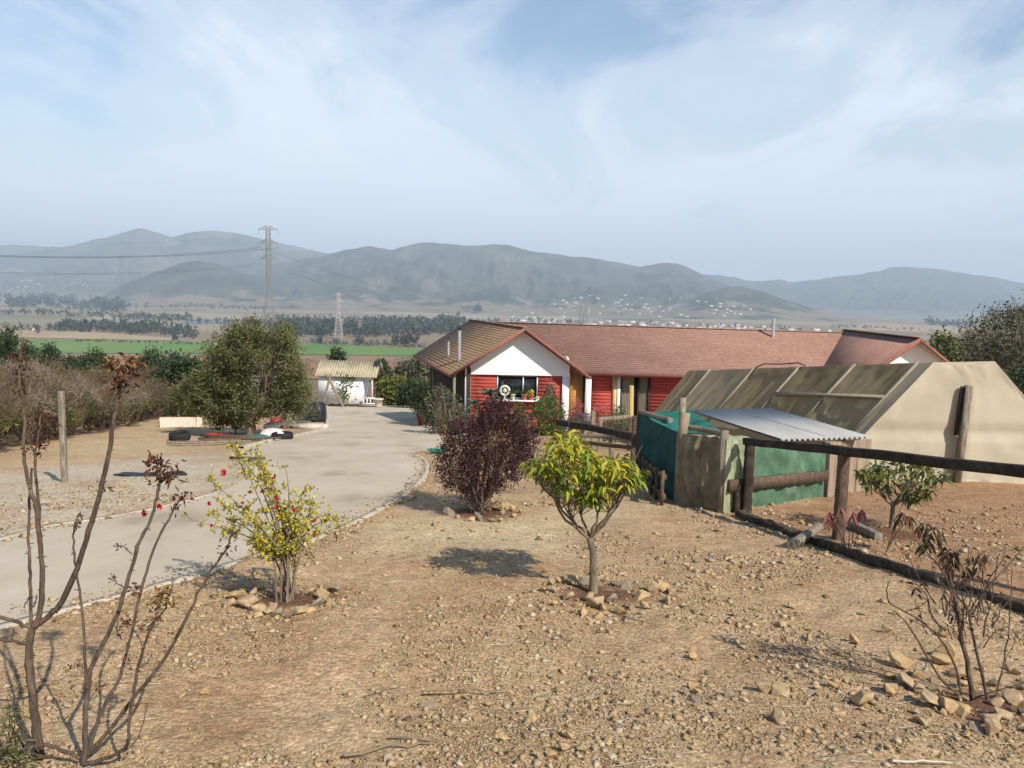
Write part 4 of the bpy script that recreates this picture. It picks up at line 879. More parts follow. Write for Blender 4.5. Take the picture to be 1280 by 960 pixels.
for k in range(5): m = MB(); m.box(c+A(0, -.5+.25*k, .2), (1.3, .14, .03)); m.build('board', m_greyw, pa)
for k in range(3): m = MB(); m.box(c+A(-.55+.55*k, 0, .08), (.1, 1.15, .2)); m.build('bearer', m_brownw, pa)
# barrel
c = G(397, 532); k_ = c[1]/970; br = empty('water_barrel', c, 'black plastic water barrel at the edge of the driveway', 'barrel'); hb_ = 29*k_; r_ = 9.7*k_
m = MB(); m.lathe(c, [(r_*.9, 0), (r_, .05), (r_*1.02, hb_*.32), (r_*1.05, hb_*.34), (r_*1.02, hb_*.36), (r_*1.02, hb_*.64), (r_*1.05, hb_*.66), (r_*1.02, hb_*.68), (r_*.97, hb_*.92), (r_*.8, hb_*.97)], 22); m.build('body', m_blk, br, smooth=True)
m = MB(); m.lathe(c, [(r_*.84, hb_*.955), (r_*.86, hb_*1.02), (r_*.3, hb_*1.05)], 22); m.build('lid', m_blk, br, smooth=True)
m_blue = MAT('blue_plastic', [(.02, .08, .30), (.03, .12, .40)], ns=5, rough=.5)
m = MB(); c2 = c+A(-.42, .1, 0); m.lathe(c2, [(.16, .3), (.16, .75), (.1, .8), (.05, .86)], 12); m.lathe(c2, [(.17, 0), (.17, .3)], 12); tag(m.build('jerrycan', m_blue, base=c2, smooth=True), 'blue plastic container squeezed beside the black barrel', 'container')
m = MB(); c2 = G(388, 536); m.box(c2+A(-.1, .1, .1), (1.1, .8, .2)); tag(m.build('concrete_slab', m_kerb, base=c2), 'grey concrete block under and beside the black barrel', 'block')
lump('plastic_bag', G(405, 536), (.17, .14, .12), m_pink, 'small pink bag at the foot of the black barrel', 'bag', 8)
m_hose = MAT('green_hose', [(.02, .16, .11), (.04, .24, .17)], ns=6, rough=.5)
c = G(546, 568); an = np.linspace(0, 5*math.pi, 70); m = MB(); m.tube(np.column_stack([c[0]+np.cos(an)*(.12+.008*an), c[1]+np.sin(an)*(.12+.008*an), H(c[0]+0*an, c[1]+np.sin(an)*.2)+.03+.006*an]), .022, 6); tag(m.build('garden_hose', m_hose, base=c), 'coiled green hose lying on the earth behind the curved kerb', 'hose')
# ------------------------------------------------------------------ plants
m_bark = MAT('grey_bark', [(.10, .075, .05), (.19, .145, .10), (.27, .215, .155)], ns=9, nd=7, rough=.95, stretch=(1, 1, .4), bump=.6, bs=45)
m_barkd = MAT('brown_bark', [(.05, .036, .027), (.095, .068, .05), (.165, .122, .092)], ns=26, nd=7, rough=.9, stretch=(1, 1, .3), bump=.7, bs=70)
m_twig = MAT('dry_twig', [(.12, .09, .062), (.235, .18, .125), (.36, .29, .21)], tint=True, ns=6, namp=.3, rough=1)
m_twigd = MAT('dark_twig', [(.07, .052, .032), (.135, .10, .062), (.21, .16, .10)], tint=True, ns=6, namp=.3, rough=1)
def LEAF(name, cols, transl=.25, rough=.6, namp=.25): return MAT(name, cols, tint=True, ns=3, namp=namp, rough=rough, transl=transl, spec=.25)
m_ytree = LEAF('yellow_green_leaf', [(.035, .10, .012), (.10, .20, .02), (.30, .31, .03), (.48, .40, .04), (.55, .42, .06)], .3, .45)
m_purple = LEAF('purple_leaf', [(.012, .006, .009), (.026, .010, .016), (.048, .016, .024), (.08, .028, .032), (.14, .075, .06)], .12)
m_quince = LEAF('yellow_small_leaf', [(.10, .12, .018), (.36, .32, .03), (.56, .46, .045), (.66, .54, .07)], .3)
m_flower = MAT('red_petal', [(.42, .01, .03), (.62, .02, .05)], tint=True, rough=.6, transl=.2)
m_olive = LEAF('olive_leaf', [(.022, .034, .010), (.052, .072, .019), (.092, .11, .03), (.145, .145, .048), (.20, .165, .08)], .15)
m_dgreen = LEAF('dark_green_leaf', [(.012, .022, .010), (.028, .046, .018), (.048, .072, .028), (.075, .10, .04)], .12)
m_green = LEAF('mid_green_leaf', [(.02, .045, .01), (.05, .10, .02), (.09, .16, .035), (.15, .21, .06)], .2)
m_ygreen = LEAF('yellowish_hedge_leaf', [(.04, .055, .012), (.09, .11, .02), (.17, .17, .035), (.25, .21, .06)], .2)
m_grey = LEAF('grey_green_leaf', [(.035, .042, .022), (.085, .09, .05), (.15, .145, .09), (.22, .19, .12)], .15)
m_rust = LEAF('rust_leaf', [(.045, .016, .012), (.105, .04, .022), (.18, .09, .032), (.30, .23, .06)], .25)
m_lav = LEAF('lavender', [(.04, .032, .04), (.09, .075, .085), (.15, .12, .13)], .1)
m_pinkl = LEAF('pink_leaf', [(.25, .03, .05), (.42, .08, .10), (.45, .2, .12)], .2)
m_mango = LEAF('mango_leaf', [(.02, .04, .01), (.055, .085, .02), (.13, .15, .03), (.30, .27, .07)], .2, .4)
m_wilt = LEAF('wilted_leaf', [(.05, .035, .02), (.12, .06, .035), (.28, .09, .08), (.36, .16, .15)], .2)
m_limp = LEAF('limp_leaf', [(.03, .035, .015), (.07, .065, .03), (.13, .07, .045), (.2, .13, .07)], .15)
m_spike = LEAF('aloe_leaf', [(.025, .055, .035), (.06, .11, .075), (.12, .17, .11)], .08, .5)
def inpoly(poly, n):
    poly = np.array(poly, float); lo, hi = poly.min(0), poly.max(0); out = []; c = 0
    while c < n:
        q = R.uniform(lo, hi, (n*2, 2)); q = q[inside(q[:, 0], q[:, 1], poly)]; out.append(q); c += len(q)
    return np.concatenate(out)[:n]
def tips_in(poly, Y, dr, n):
    q = inpoly(poly, n); p_ = np.array(poly, float); c = p_.mean(0); h = (p_.max(0)-p_.min(0))/2
    e = np.clip(1-((q[:, 0]-c[0])/h[0])**2*.85-((q[:, 1]-c[1])/h[1])**2*.45, .05, 1)**.5
    u = R.uniform(-1, 1, n); u = np.sign(u)*np.abs(u)**.6
    return np.array([P(a, b, Y+dr*e_*u_) for (a, b), e_, u_ in zip(q, e, u)])
def kmeans(p, k, it=8):
    c = p[R.choice(len(p), k, replace=False)].copy()
    for _ in range(it):
        l = np.argmin(((p[:, None]-c[None])**2).sum(-1), 1)
        for i in range(k):
            if (l == i).any(): c[i] = p[l == i].mean(0)
    return c, l
def curve(a, b, n, sag, jit):
    s = np.linspace(0, 1, n)[:, None]; L_ = np.linalg.norm(b-a); p = a*(1-s)+b*s; p = p+up*(sag*L_*s*(1-s)*4)
    p[1:-1] += R.normal(size=(n-2, 3))*jit*L_; return p
def skeleton(mb, tips, fork, k, r0, rt=.004, sag=-.08, jit=.03, pull=.72, k2=None, n=5):
    """limbs from the fork to clusters of tips, branchlets from the limbs to each tip"""
    c, l = kmeans(tips, k)
    for i in range(k):
        sub = tips[l == i]
        if not len(sub): continue
        e = fork+(c[i]-fork)*pull; p = curve(fork, e, 6, sag, jit); ra = np.linspace(r0*.62, r0*.3, 6); mb.tube(p, ra, n, cap=False, tint=.45)
        if k2 and len(sub) > k2*2:
            c2, l2 = kmeans(sub, k2, 5)
            for j in range(k2):
                s2 = sub[l2 == j]; q0 = p[R.integers(2, 6)]; e2 = q0+(c2[j]-q0)*.7; p2 = curve(q0, e2, 5, sag*.5, jit); mb.tube(p2, np.linspace(r0*.27, r0*.13, 5), 4, cap=False, tint=.5)
                for t_ in s2:
                    q1 = p2[R.integers(1, 5)]; m_ = (q1+t_)/2+R.normal(size=3)*.06*np.linalg.norm(t_-q1); mb.sticks([q1, m_], [m_, t_], [r0*.10, r0*.07], [r0*.07, rt], 3, .6)
        else:
            for t_ in sub:
                q1 = p[R.integers(2, 6)]; m_ = (q1+t_)/2+R.normal(size=3)*.06*np.linalg.norm(t_-q1); mb.sticks([q1, m_], [m_, t_], [r0*.2, r0*.13], [r0*.13, rt], 3, .6)
def plant(name, label, cat, base, tips, fork, leafm, nl, LL, LW, spread, k=7, r0=.04, barkm=None, group=None, dirup=.3, bend=0., tfun=None, trunk=None, sag=-.08, k2=None, rt=.004, part='foliage', fold=.25):
    o = empty(name, base, label, cat, group); m = MB(); fork = np.asarray(fork, float)
    tk = np.array(trunk) if trunk is not None else curve(np.asarray(base)-up*.05, fork, 5, 0, .02); m.tube(tk, np.linspace(r0*1.15, r0*.8, len(tk)), 8, tint=.4)
    skeleton(m, tips, fork, k, r0, rt, sag, k2=k2); m.build('trunk', barkm or m_bark, o, smooth=True)
    if nl:
        i = R.integers(0, len(tips), nl); pos = tips[i]+R.normal(size=(nl, 3))*spread
        d = R.normal(size=(nl, 3))*A(1, 1, .8)+A(0, 0, dirup); lo, hi = tips[:, 2].min(), tips[:, 2].max()
        clump = R.uniform(-.22, .22, len(tips))[i]
        t_ = R.uniform(0, 1, nl)*.6+.2+clump if tfun is None else tfun((pos[:, 2]-lo)/(hi-lo+1e-6), nl)
        m = MB(); m.leaves(pos, d, R.uniform(.7, 1.25, nl)*LL, R.uniform(.7, 1.2, nl)*LW, np.clip(t_, 0, 1), fold, bend); m.build(part, leafm, o)
    return o
# --- yellow-leaved young tree in the middle
b0 = G(742, 741); Yt = b0[1]
poly = [(655, 585), (675, 566), (688, 548), (707, 538), (722, 540), (735, 556), (757, 566), (785, 574), (800, 583), (806, 600), (795, 608), (770, 608), (752, 624), (735, 628), (716, 620), (690, 613), (668, 602)]
tp = tips_in(poly, Yt+.05, .5, 120); fork = P(737, 672, Yt)
tr_ = [b0-up*.08, P(742, 715, Yt), P(741.5, 690, Yt), fork]
o = empty('young_tree', b0, 'young tree with drooping yellow-green leaves in a ring of stones, centre foreground', 'tree')
m = MB(); m.tube(tr_, [.040, .034, .030, .027], 10, tint=.5)
for e in ((705, 632), (680, 612), (722, 625), (752, 622), (775, 617), (668, 592), (790, 602)):
    e_ = P(e[0], e[1], Yt+R.uniform(-.25, .3)); p = curve(fork-up*.01, e_, 7, -.05, .02); m.tube(p, np.linspace(.014, .006, 7), 6, cap=False, tint=.5)
    l = np.argsort(((tp-e_)**2).sum(1))[:22]
    for t_ in tp[l]: q = p[R.integers(4, 7)]; mm_ = (q+t_)/2+R.normal(size=3)*.02; m.sticks([q, mm_], [mm_, t_], [.0042, .0036], [.0036, .002], 4, .5)
pq = [P(790, 592, Yt-.2), P(795, 572, Yt-.2), P(803, 556, Yt-.2)]; m.tube(pq, [.005, .004, .002], 4); m.tube([pq[1], P(789, 562, Yt-.2)], [.004, .002], 4)
m.build('trunk', m_bark, o, smooth=True)
n = 18*len(tp); i = np.repeat(np.arange(len(tp)), 18); an = R.uniform(0, 2*math.pi, n); d = np.column_stack([np.cos(an), np.sin(an), R.uniform(-.75, .35, n)])
hgt = (tp[i][:, 2]-tp[:, 2].min())/np.ptp(tp[:, 2])
m = MB(); m.leaves(tp[i]+R.normal(size=(n, 3))*.026, d, R.uniform(.055, .10, n), R.uniform(.019, .029, n), np.clip(hgt*.36+R.uniform(-.05, .62, n)+R.uniform(-.15, .15, len(tp))[i], 0, 1), .22, .45, up=up); m.build('foliage', m_ytree, o)
m = MB(); k = R.choice(len(tp), 12, replace=False); q = np.repeat(tp[k], 9, 0); m.leaves(q+R.normal(size=q.shape)*.018+up*.02, R.normal(size=q.shape)+up*.5, .03, .013, R.uniform(.1, .8, len(q))); m.build('flower_cluster', m_rust, o)
# --- purple shrub
b0 = G(598, 642); Yp = b0[1]
poly = [(549, 600), (548, 570), (556, 545), (575, 525), (600, 510), (618, 500), (640, 510), (662, 528), (672, 550), (668, 580), (652, 602), (630, 612), (606, 622), (580, 618), (560, 612)]
tp = tips_in(poly, Yp+.1, .72, 330)
o = plant('purple_shrub', 'rounded dark purple-leaved shrub in a ring of stones beside the driveway', 'shrub', b0, tp, b0+up*.12, m_purple, 17000, .036, .019, .05, k=16, r0=.028, barkm=m_twigd, k2=3, dirup=.6)
m = MB(); q = tips_in(poly, Yp-.15, .6, 46); m.leaves(q, R.normal(size=q.shape), .045, .035, R.uniform(.6, 1, 46)); m.build('dry_leaves', m_twig, o)
m = MB()
for k in range(26): a = R.uniform(0, 6.28); e = b0+A(math.cos(a)*.42*R.uniform(.4, 1), math.sin(a)*.4, R.uniform(.3, .5)); p = curve(b0+R.normal(size=3)*A(.05, .05, 0), e, 5, -.06, .03); m.tube(p, np.linspace(.011, .004, 5), 4, cap=False, tint=.7)
m.build('basal_stem', m_twig, o)
# --- yellow shrub with red flowers
b0 = G(357, 753); Yq = b0[1]
o = empty('flowering_quince', b0, 'sparse shrub with small yellow leaves and red flowers at the driveway edge', 'shrub'); m = MB(); m2 = MB()
sprays = [((345, 690), (300, 665), (240, 650)), ((345, 685), (310, 640), (262, 600)), ((348, 680), (318, 610), (300, 570)), ((352, 680), (325, 600), (288, 557)), ((353, 670), (335, 620), (325, 572)), ((356, 670), (345, 610), (330, 585)), ((360, 670), (362, 620), (357, 583)), ((362, 680), (372, 630), (384, 605)), ((365, 690), (390, 655), (428, 646)), ((368, 690), (385, 650), (390, 625)), ((350, 690), (320, 650), (278, 628)), ((349, 695), (305, 655), (262, 640)), ((352, 675), (340, 600), (318, 560)), ((366, 700), (380, 675), (400, 662)), ((345, 695), (322, 675), (285, 662)), ((358, 660), (350, 640), (344, 615)), ((352, 690), (333, 668), (312, 640)), ((360, 690), (375, 660), (372, 640)), ((348, 700), (330, 690), (318, 680))]
for s_ in sprays:
    dy = R.uniform(-.28, .28); bx = b0+A(R.uniform(-.06, .06), R.uniform(-.05, .05), -.05) if sprays.index(s_) % 3 == 0 else P(356+R.uniform(-9, 9), R.uniform(676, 700), Yq+R.uniform(-.05, .05))
    pts = np.array([bx]+[P(a, b, Yq+dy*w) for (a, b), w in zip(s_, (.4, .75, 1.))]); ss = np.linspace(0, 3, 14); c = np.column_stack([np.interp(ss, range(4), pts[:, k]) for k in range(3)])
    for _ in range(3): c[1:-1] = .25*c[:-2]+.5*c[1:-1]+.25*c[2:]
    m.tube(c, np.linspace(.0095, .002, 14), 5, tint=.5)
    for _ in range(21):
        q = c[R.integers(4, 14)]; d = R.normal(size=3)*A(1, 1, .7)+up*.1; d /= np.linalg.norm(d); e = q+d*R.uniform(.03, .13); m.sticks([q], [e], [.0022], [.0012], 3, .5)
        nl = R.integers(7, 15); s1 = R.uniform(.1, 1.05, nl)[:, None]; m2.leaves(q+(e-q)*s1+R.normal(size=(nl, 3))*.009, R.normal(size=(nl, 3)), R.uniform(.018, .034, nl), .017, R.uniform(0, 1, nl))
for _ in range(3): p = curve(b0+R.normal(size=3)*A(.035, .035, 0), P(365+R.uniform(-15, 15), 680, Yq+R.uniform(-.1, .1)), 5, 0, .02); m.tube(p, np.linspace(.012, .008, 5), 5, tint=.5)
m.build('stem', m_bark, o, smooth=True); m2.build('foliage', m_quince, o)
def flower(px, py, Y, r, par, parname='flower'):
    c = P(px, py, Y); f = MB(); n = 9; an = np.linspace(0, 6.28, n, endpoint=False); rf_ = R.normal(size=3)*.5+A(0, -1, .2)
    x = np.cross(rf_, up); x /= np.linalg.norm(x); y = np.cross(rf_, x); y /= np.linalg.norm(y); d = np.cos(an)[:, None]*x+np.sin(an)[:, None]*y+rf_*.35
    f.leaves(np.tile(c, (n, 1)), d, r, r*.95, R.uniform(0, 1, n), .12); f.build(parname, m_flower, par)
for px, py, r in ((279.5, 591, .03), (342, 596, .032), (262, 629, .022), (312, 615, .018), (328, 614, .02), (346, 622, .026), (346, 634, .02), (368, 637, .022), (392, 651, .024), (265, 657, .018), (395, 668.5, .012), (303, 629, .016)): flower(px, py, Yq-.12+R.uniform(-.1, .1), r, o)
# --- bare shrubs in the left foreground
def sline(pts, Y, dY, r0, r1, mb, n=None, cap=True, sides=8):
    pts = [P(a, b, Y+dY*i/(len(pts)-1)) for i, (a, b) in enumerate(pts)]; k = len(pts); n = n or k*4; ss = np.linspace(0, k-1, n)
    c = np.column_stack([np.interp(ss, range(k), [p[q] for p in pts]) for q in range(3)])
    for _ in range(3): c[1:-1] = .25*c[:-2]+.5*c[1:-1]+.25*c[2:]
    c[1:-1] += R.normal(size=(n-2, 3))*.0018
    rad = np.linspace(r0, r1, n)*.66*(1+R.normal(size=n)*.06); mb.tube(c, rad, sides, cap, tint=.5)
    for _ in range(int(n*.7)):
        i = R.integers(2, n); d = R.normal(size=3); d /= np.linalg.norm(d); mb.sticks([c[i]], [c[i]+d*(rad[i]+R.uniform(.004, .016))], [rad[i]*.5], [.0015], 4, .6)
    return c
def tuft(mb, c, r, n, L_, W_, lo=.0, hi=1., uplift=.5):
    n = int(n*1.15); d = R.normal(size=(n, 3))+up*uplift; mb.leaves(c+R.normal(size=(n, 3))*r*.5, d, R.uniform(.6, 1.2, n)*L_*.72, W_*.78, R.uniform(lo, hi, n), .3, .25)
b0 = G(50, 985); Ya = 3.1
A1 = empty('bare_shrub', b0, 'nearly leafless shrub with one thick grey stem at the far left edge', 'shrub'); m = MB(); l = MB()
sline([(54, 990), (50, 940), (43, 890), (38, 850), (36, 810), (40, 784)], Ya, 0, .031, .022, m, sides=10)
sline([(40, 786), (20, 776), (-20, 766)], Ya, -.05, .013, .009, m); sline([(36, 805), (15, 801), (-20, 797)], Ya, -.1, .011, .008, m); sline([(14, 801), (18, 785)], Ya-.06, 0, .003, .002, m)
sline([(38, 784), (38, 730), (37, 690), (34, 662), (38, 620), (40, 585)], Ya, .1, .010, .007, m)
c1 = sline([(42, 782), (53, 762), (53, 700), (47, 650), (44, 627), (33, 598), (29, 563), (31, 525), (26, 487), (22, 467), (29, 422)], Ya, .05, .018, .006, m)
c2 = sline([(53, 720), (50, 662), (47, 610), (42, 569), (48, 545), (52, 515)], Ya+.03, .12, .011, .006, m)
c3 = sline([(43, 784), (75, 760), (95, 715), (111, 662), (128, 610), (137, 563), (143, 517), (150, 485), (154, 462)], Ya, -.12, .019, .009, m)
sline([(30, 760), (37, 745)], Ya, 0, .004, .003, m); sline([(37, 765), (46, 750), (46, 743)], Ya, 0, .004, .003, m)
tuft(l, P(154, 466, Ya-.12), .065, 90, .05, .017, .0, .75); tuft(l, P(141, 458, Ya-.12), .035, 26, .05, .017, .4, 1); tuft(l, P(168, 455, Ya-.12), .035, 30, .05, .016, .2, .9); tuft(l, P(152, 482, Ya-.12), .04, 30, .03, .01, 0, .3)
for py in np.arange(430, 500, 7): tuft(l, P(25+R.normal()*3, py, Ya+.05), .018, 14, .028, .009, 0, .35)
for px, py in ((52, 515), (48, 530), (55, 545), (50, 552), (45, 560), (58, 525)): tuft(l, P(px, py, Ya+.15), .04, 26, .035, .012, 0, .35)
for px, py in ((138, 610), (128, 612), (45, 602), (30, 560)): tuft(l, P(px, py, Ya), .012, 8, .02, .008, 0, .3)
m.build('stem', m_barkd, A1, smooth=True); l.build('foliage', m_rust, A1)
b0 = G(106, 950); Yb = 3.02
A2 = empty('bare_shrub', b0, 'leafless many-stemmed shrub with red bud tufts in the left foreground', 'shrub'); m = MB(); l = MB()
sline([(105, 952), (107, 880), (112, 840), (125, 810), (145, 775), (160, 725), (172, 680), (190, 648), (198, 616), (201, 590)], Yb, .1, .0165, .008, m)
sline([(109, 860), (104, 770), (98, 725), (91, 685), (93, 655), (100, 642)], Yb, .12, .009, .005, m)
sline([(110, 940), (130, 880), (150, 850), (165, 790), (178, 730), (195, 677), (213, 645), (224, 625)], Yb+.04, .18, .0125, .006, m)
sline([(110, 942), (140, 910), (160, 880), (190, 845), (215, 810), (235, 770), (250, 735), (270, 705), (285, 685), (291, 662)], Yb+.02, .1, .015, .005, m)
sline([(106, 955), (135, 947), (155, 938), (161, 930), (163, 890), (170, 850), (180, 805), (192, 778)], Yb, -.1, .0125, .008, m)
sline([(100, 948), (75, 936), (55, 930), (35, 936), (15, 948)], Yb, 0, .013, .012, m)
sline([(162, 935), (175, 920), (182, 890), (184, 880)], Yb-.05, 0, .004, .002, m); sline([(190, 780), (205, 765), (213, 745), (216, 725)], Yb-.1, 0, .006, .003, m); sline([(180, 810), (172, 795), (163, 780)], Yb-.1, 0, .004, .003, m); sline([(175, 835), (185, 828), (190, 815)], Yb-.1, 0, .003, .002, m); sline([(152, 800), (145, 787), (148, 775)], Yb-.02, 0, .004, .003, m); sline([(165, 693), (155, 683), (147, 682)], Yb+.05, 0, .004, .003, m); sline([(155, 735), (145, 728), (142, 722)], Yb+.05, 0, .004, .003, m); sline([(104, 835), (97, 830), (90, 836)], Yb, 0, .003, .002, m)
tuft(l, P(200, 592, Yb+.1), .055, 64, .045, .014, 0, .6); tuft(l, P(188, 578, Yb+.1), .03, 26, .05, .015, .1, .7); tuft(l, P(214, 597, Yb+.1), .03, 26, .05, .015, 0, .4); tuft(l, P(201, 578, Yb+.1), .02, 14, .045, .012, 0, .2, 2.)
tuft(l, P(226, 622, Yb+.2), .035, 30, .035, .012, 0, .4); tuft(l, P(218, 635, Yb+.2), .02, 14, .03, .01, 0, .35); tuft(l, P(291, 665, Yb+.1), .02, 20, .028, .009, 0, .3); tuft(l, P(284, 688, Yb+.1), .04, 34, .026, .009, 0, .35)
tuft(l, P(204, 748, Yb-.1), .045, 46, .045, .016, .3, 1); tuft(l, P(195, 768, Yb-.1), .03, 24, .03, .01, 0, .5); tuft(l, P(172, 738, Yb-.1), .022, 16, .04, .014, .1, .5); tuft(l, P(157, 776, Yb-.1), .02, 14, .035, .012, .1, .4); tuft(l, P(178, 785, Yb-.1), .03, 20, .03, .011, .2, .9)
for px, py in ((147, 682), (142, 722), (101, 645), (97, 655), (88, 836), (100, 828), (128, 858), (120, 862), (95, 658), (150, 790), (160, 825)): tuft(l, P(px, py, Yb+.05), .014, 12, .024, .008, 0, .45)
m.build('stem', m_barkd, A2, smooth=True); l.build('foliage', m_rust, A2)
for q in ((181, 641), (200, 633.5)): flower(q[0], q[1], Yb+.35, .02, A2, 'flower')
b0 = G(18, 955); m = MB(); o = empty('weed', b0, 'thin-leaved green and brown weed at the bottom left corner', 'plant')
st = [P(x, y, 3.0+R.uniform(-.2, .2)) for x, y in zip(R.uniform(-25, 44, 34), R.uniform(870, 960, 34))]; m.sticks(np.tile(b0, (34, 1))+R.normal(size=(34, 3))*A(.07, .07, 0), st, .004, .002, 3, .4); m.build('stem', m_twigd, o); m = MB(); q = np.repeat(np.array(st), 8, 0); d = R.normal(size=q.shape); m.leaves(q+R.normal(size=q.shape)*.02, d, R.uniform(.03, .07, len(q)), .006, R.uniform(.2, 1, len(q)), .2, .2); m.build('foliage', m_olive, o)
# --- bare sapling, bottom right
b0 = G(1216, 876); Yr = b0[1]
o = empty('bare_sapling', b0, 'many-stemmed bare sapling with a few limp leaves among stones at bottom right', 'sapling'); m = MB(); l = MB()
for pts, r0, r1, dy in (([(1216, 880), (1209, 830), (1197, 770), (1191, 735), (1185, 715)], .021, .014, .0), ([(1190, 742), (1178, 712), (1160, 692), (1134, 666)], .010, .004, -.1), ([(1190, 735), (1205, 715), (1212, 705)], .009, .005, .05), ([(1236, 882), (1224, 830), (1212, 775), (1210, 762)], .013, .009, .05), ([(1212, 772), (1232, 738), (1262, 705), (1285, 678)], .008, .003, .1), ([(1196, 745), (1205, 755), (1210, 764)], .008, .008, 0), ([(1200, 872), (1172, 845), (1150, 805), (1132, 775), (1118, 764)], .010, .005, -.12), ([(1203, 872), (1196, 835), (1178, 800), (1155, 778), (1132, 764), (1110, 755), (1108, 735), (1113, 725)], .010, .004, .15), ([(1132, 764), (1150, 758), (1163, 748)], .005, .003, .15), ([(1245, 872), (1256, 825), (1262, 780), (1265, 712)], .008, .003, .1), ([(1256, 825), (1268, 805), (1272, 790)], .004, .002, .1), ([(1212, 876), (1225, 870), (1250, 862), (1290, 850)], .006, .003, -.2), ([(1265, 740), (1258, 722), (1256, 700)], .003, .002, .1), ([(1178, 712), (1183, 700), (1190, 698)], .004, .003, -.05)):
    sline(pts, Yr+.0, dy, r0, r1, m, sides=7)
for _ in range(34):
    a_ = P(R.uniform(1130, 1270), R.uniform(690, 800), Yr+R.uniform(-.15, .3)); d_ = R.normal(size=3)*A(1, .8, .6)+up*.9; d_ /= np.linalg.norm(d_); b_ = b0+(a_-b0)*R.uniform(.45, .8)+A(0, 0, .05); m.tube(curve(b_, a_+d_*R.uniform(.03, .12), 5, .04, .05), [.0042, .0036, .003, .0024, .0014], 4, tint=.5)
    if R.uniform() > .55: l.leaves(np.tile(a_, (4, 1))+R.normal(size=(4, 3))*.025, R.normal(size=(4, 3))-up*.3, R.uniform(.03, .06, 4), .016, R.uniform(0, 1, 4), .3, .3)
for px, py, n_ in ((1164, 672, 12), (1160, 685, 8), (1188, 700, 16), (1193, 712, 8), (1213, 722, 9), (1231, 703, 7), (1152, 668, 6)):
    c = P(px, py-8, Yr); an = R.uniform(0, 6.28, n_); d = np.column_stack([np.cos(an)*.5, np.sin(an)*.5, R.uniform(-.9, -.3, n_)]); l.leaves(np.tile(c, (n_, 1))+R.normal(size=(n_, 3))*.02, d, R.uniform(.05, .085, n_), .022, R.uniform(0, .9, n_), .35, .35)
m.build('stem', m_barkd, o, smooth=True); l.build('foliage', m_limp, o)
# --- small dark-leaved tree inside the right fence
b0 = G(1113, 662); Ym = b0[1]
poly = [(1071, 597), (1085, 580), (1108, 573), (1150, 575), (1177, 590), (1180, 608), (1160, 622), (1132, 624), (1110, 610), (1085, 610)]
tp = tips_in(poly, Ym, .42, 44); fork = P(1116, 632, Ym)
def mt(h, n): return h*.35+R.uniform(0, .6, n)
o = plant('small_tree', 'small tree with dark glossy drooping leaves behind the right pole fence', 'tree', b0, tp, fork, m_mango, 520, .115, .034, .035, k=6, r0=.03, bend=.45, dirup=-.2, tfun=mt)
for base, tops, lab, cols in ((G(1060, 694), [(1036, 640), (1050, 634), (1066, 640), (1040, 648), (1078, 637)], 'wilted seedling with drooping pink-brown leaves beside the second fence post', (.3, 1)), (G(1108, 690), [(1128, 640), (1136, 645), (1122, 648)], 'thin sapling with limp brown leaves between the fence post and the bare sapling', (0, .45))):
    o = empty('seedling', base, lab, 'sapling'); m = MB(); l = MB()
    for tx, ty in tops:
        e = P(tx, ty, base[1]); m.tube(curve(base, e, 5, .05, .03), np.linspace(.006, .003, 5), 5); n_ = 8; an = R.uniform(0, 6.28, n_)
        d = np.column_stack([np.cos(an)*.4, np.sin(an)*.4, R.uniform(-1, -.1, n_)]); l.leaves(np.tile(e, (n_, 1)), d, R.uniform(.09, .15, n_), .022, R.uniform(*cols, n_), .3, .5, up=A(0, -1, 0))
    m.build('stem', m_barkd, o); l.build('foliage', m_wilt, o)
for px, py, lab in ((1214, 600, 'dry weed at the foot of the greenhouse end post'), (1246, 597, 'dry grey weed against the greenhouse cloth at far right'), (1132, 617, 'dry weed low against the greenhouse cloth, left of its post')):
    b0 = G(px, py); m = MB(); n = 40; a = R.uniform(0, 6.28, n); e = b0+np.column_stack([np.cos(a)*R.uniform(.05, .3, n), np.sin(a)*.2, R.uniform(.1, .42, n)]); m.sticks(np.tile(b0-up*.03, (n, 1)), e, .006, .003, 3, R.uniform(0, 1, n)); m.leaves(e, R.normal(size=(n, 3)), .06, .03, R.uniform(0, 1, n)); tag(m.build('weed', m_twig, base=b0), lab, 'weed')
# --- shrubs around the house
def shrub(name, label, poly, Y, basepx, mat, n_t, nl, LL, LW, sp, k=9, r0=.03, dr=.8, bark=None, cat='shrub', **kw):
    b = P(basepx, poly[0][1], Y); b[2] = H(b[0], b[1]); tp = tips_in(poly, Y, dr, n_t)
    return plant(name, label, cat, b, tp, b+up*.15*(tp[:, 2].max()-b[2]), mat, nl, LL, LW, sp, k=k, r0=r0, barkm=bark, rt=.006, **kw)
shrub('garden_shrub', 'grey-olive twiggy shrub at the left corner of the house', [(532, 540), (527, 515), (537, 497), (549, 483), (561, 490), (574, 502), (584, 520), (580, 545), (556, 556)], 29.8, 556, m_grey, 150, 3600, .10, .05, .09, bark=m_twig)
shrub('garden_shrub', 'dark shrub in the shade under the house eave', [(516, 512), (516, 490), (522, 476), (535, 480), (540, 500), (545, 520)], 35.5, 530, m_dgreen, 60, 1800, .13, .07, .12)
shrub('garden_shrub', 'bushy bright green shrub below the right side of the kitchen window', [(664, 548), (662, 518), (674, 503), (684, 496), (700, 502), (706, 520), (706, 548)], 30.2, 686, m_green, 110, 3200, .10, .055, .09)
shrub('garden_shrub', 'slim upright shrub with small leaves right of the kitchen window', [(679, 505), (681, 485), (687, 474), (693, 484), (696, 503)], 31.2, 687, m_grey, 40, 520, .10, .05, .06, dr=.3)
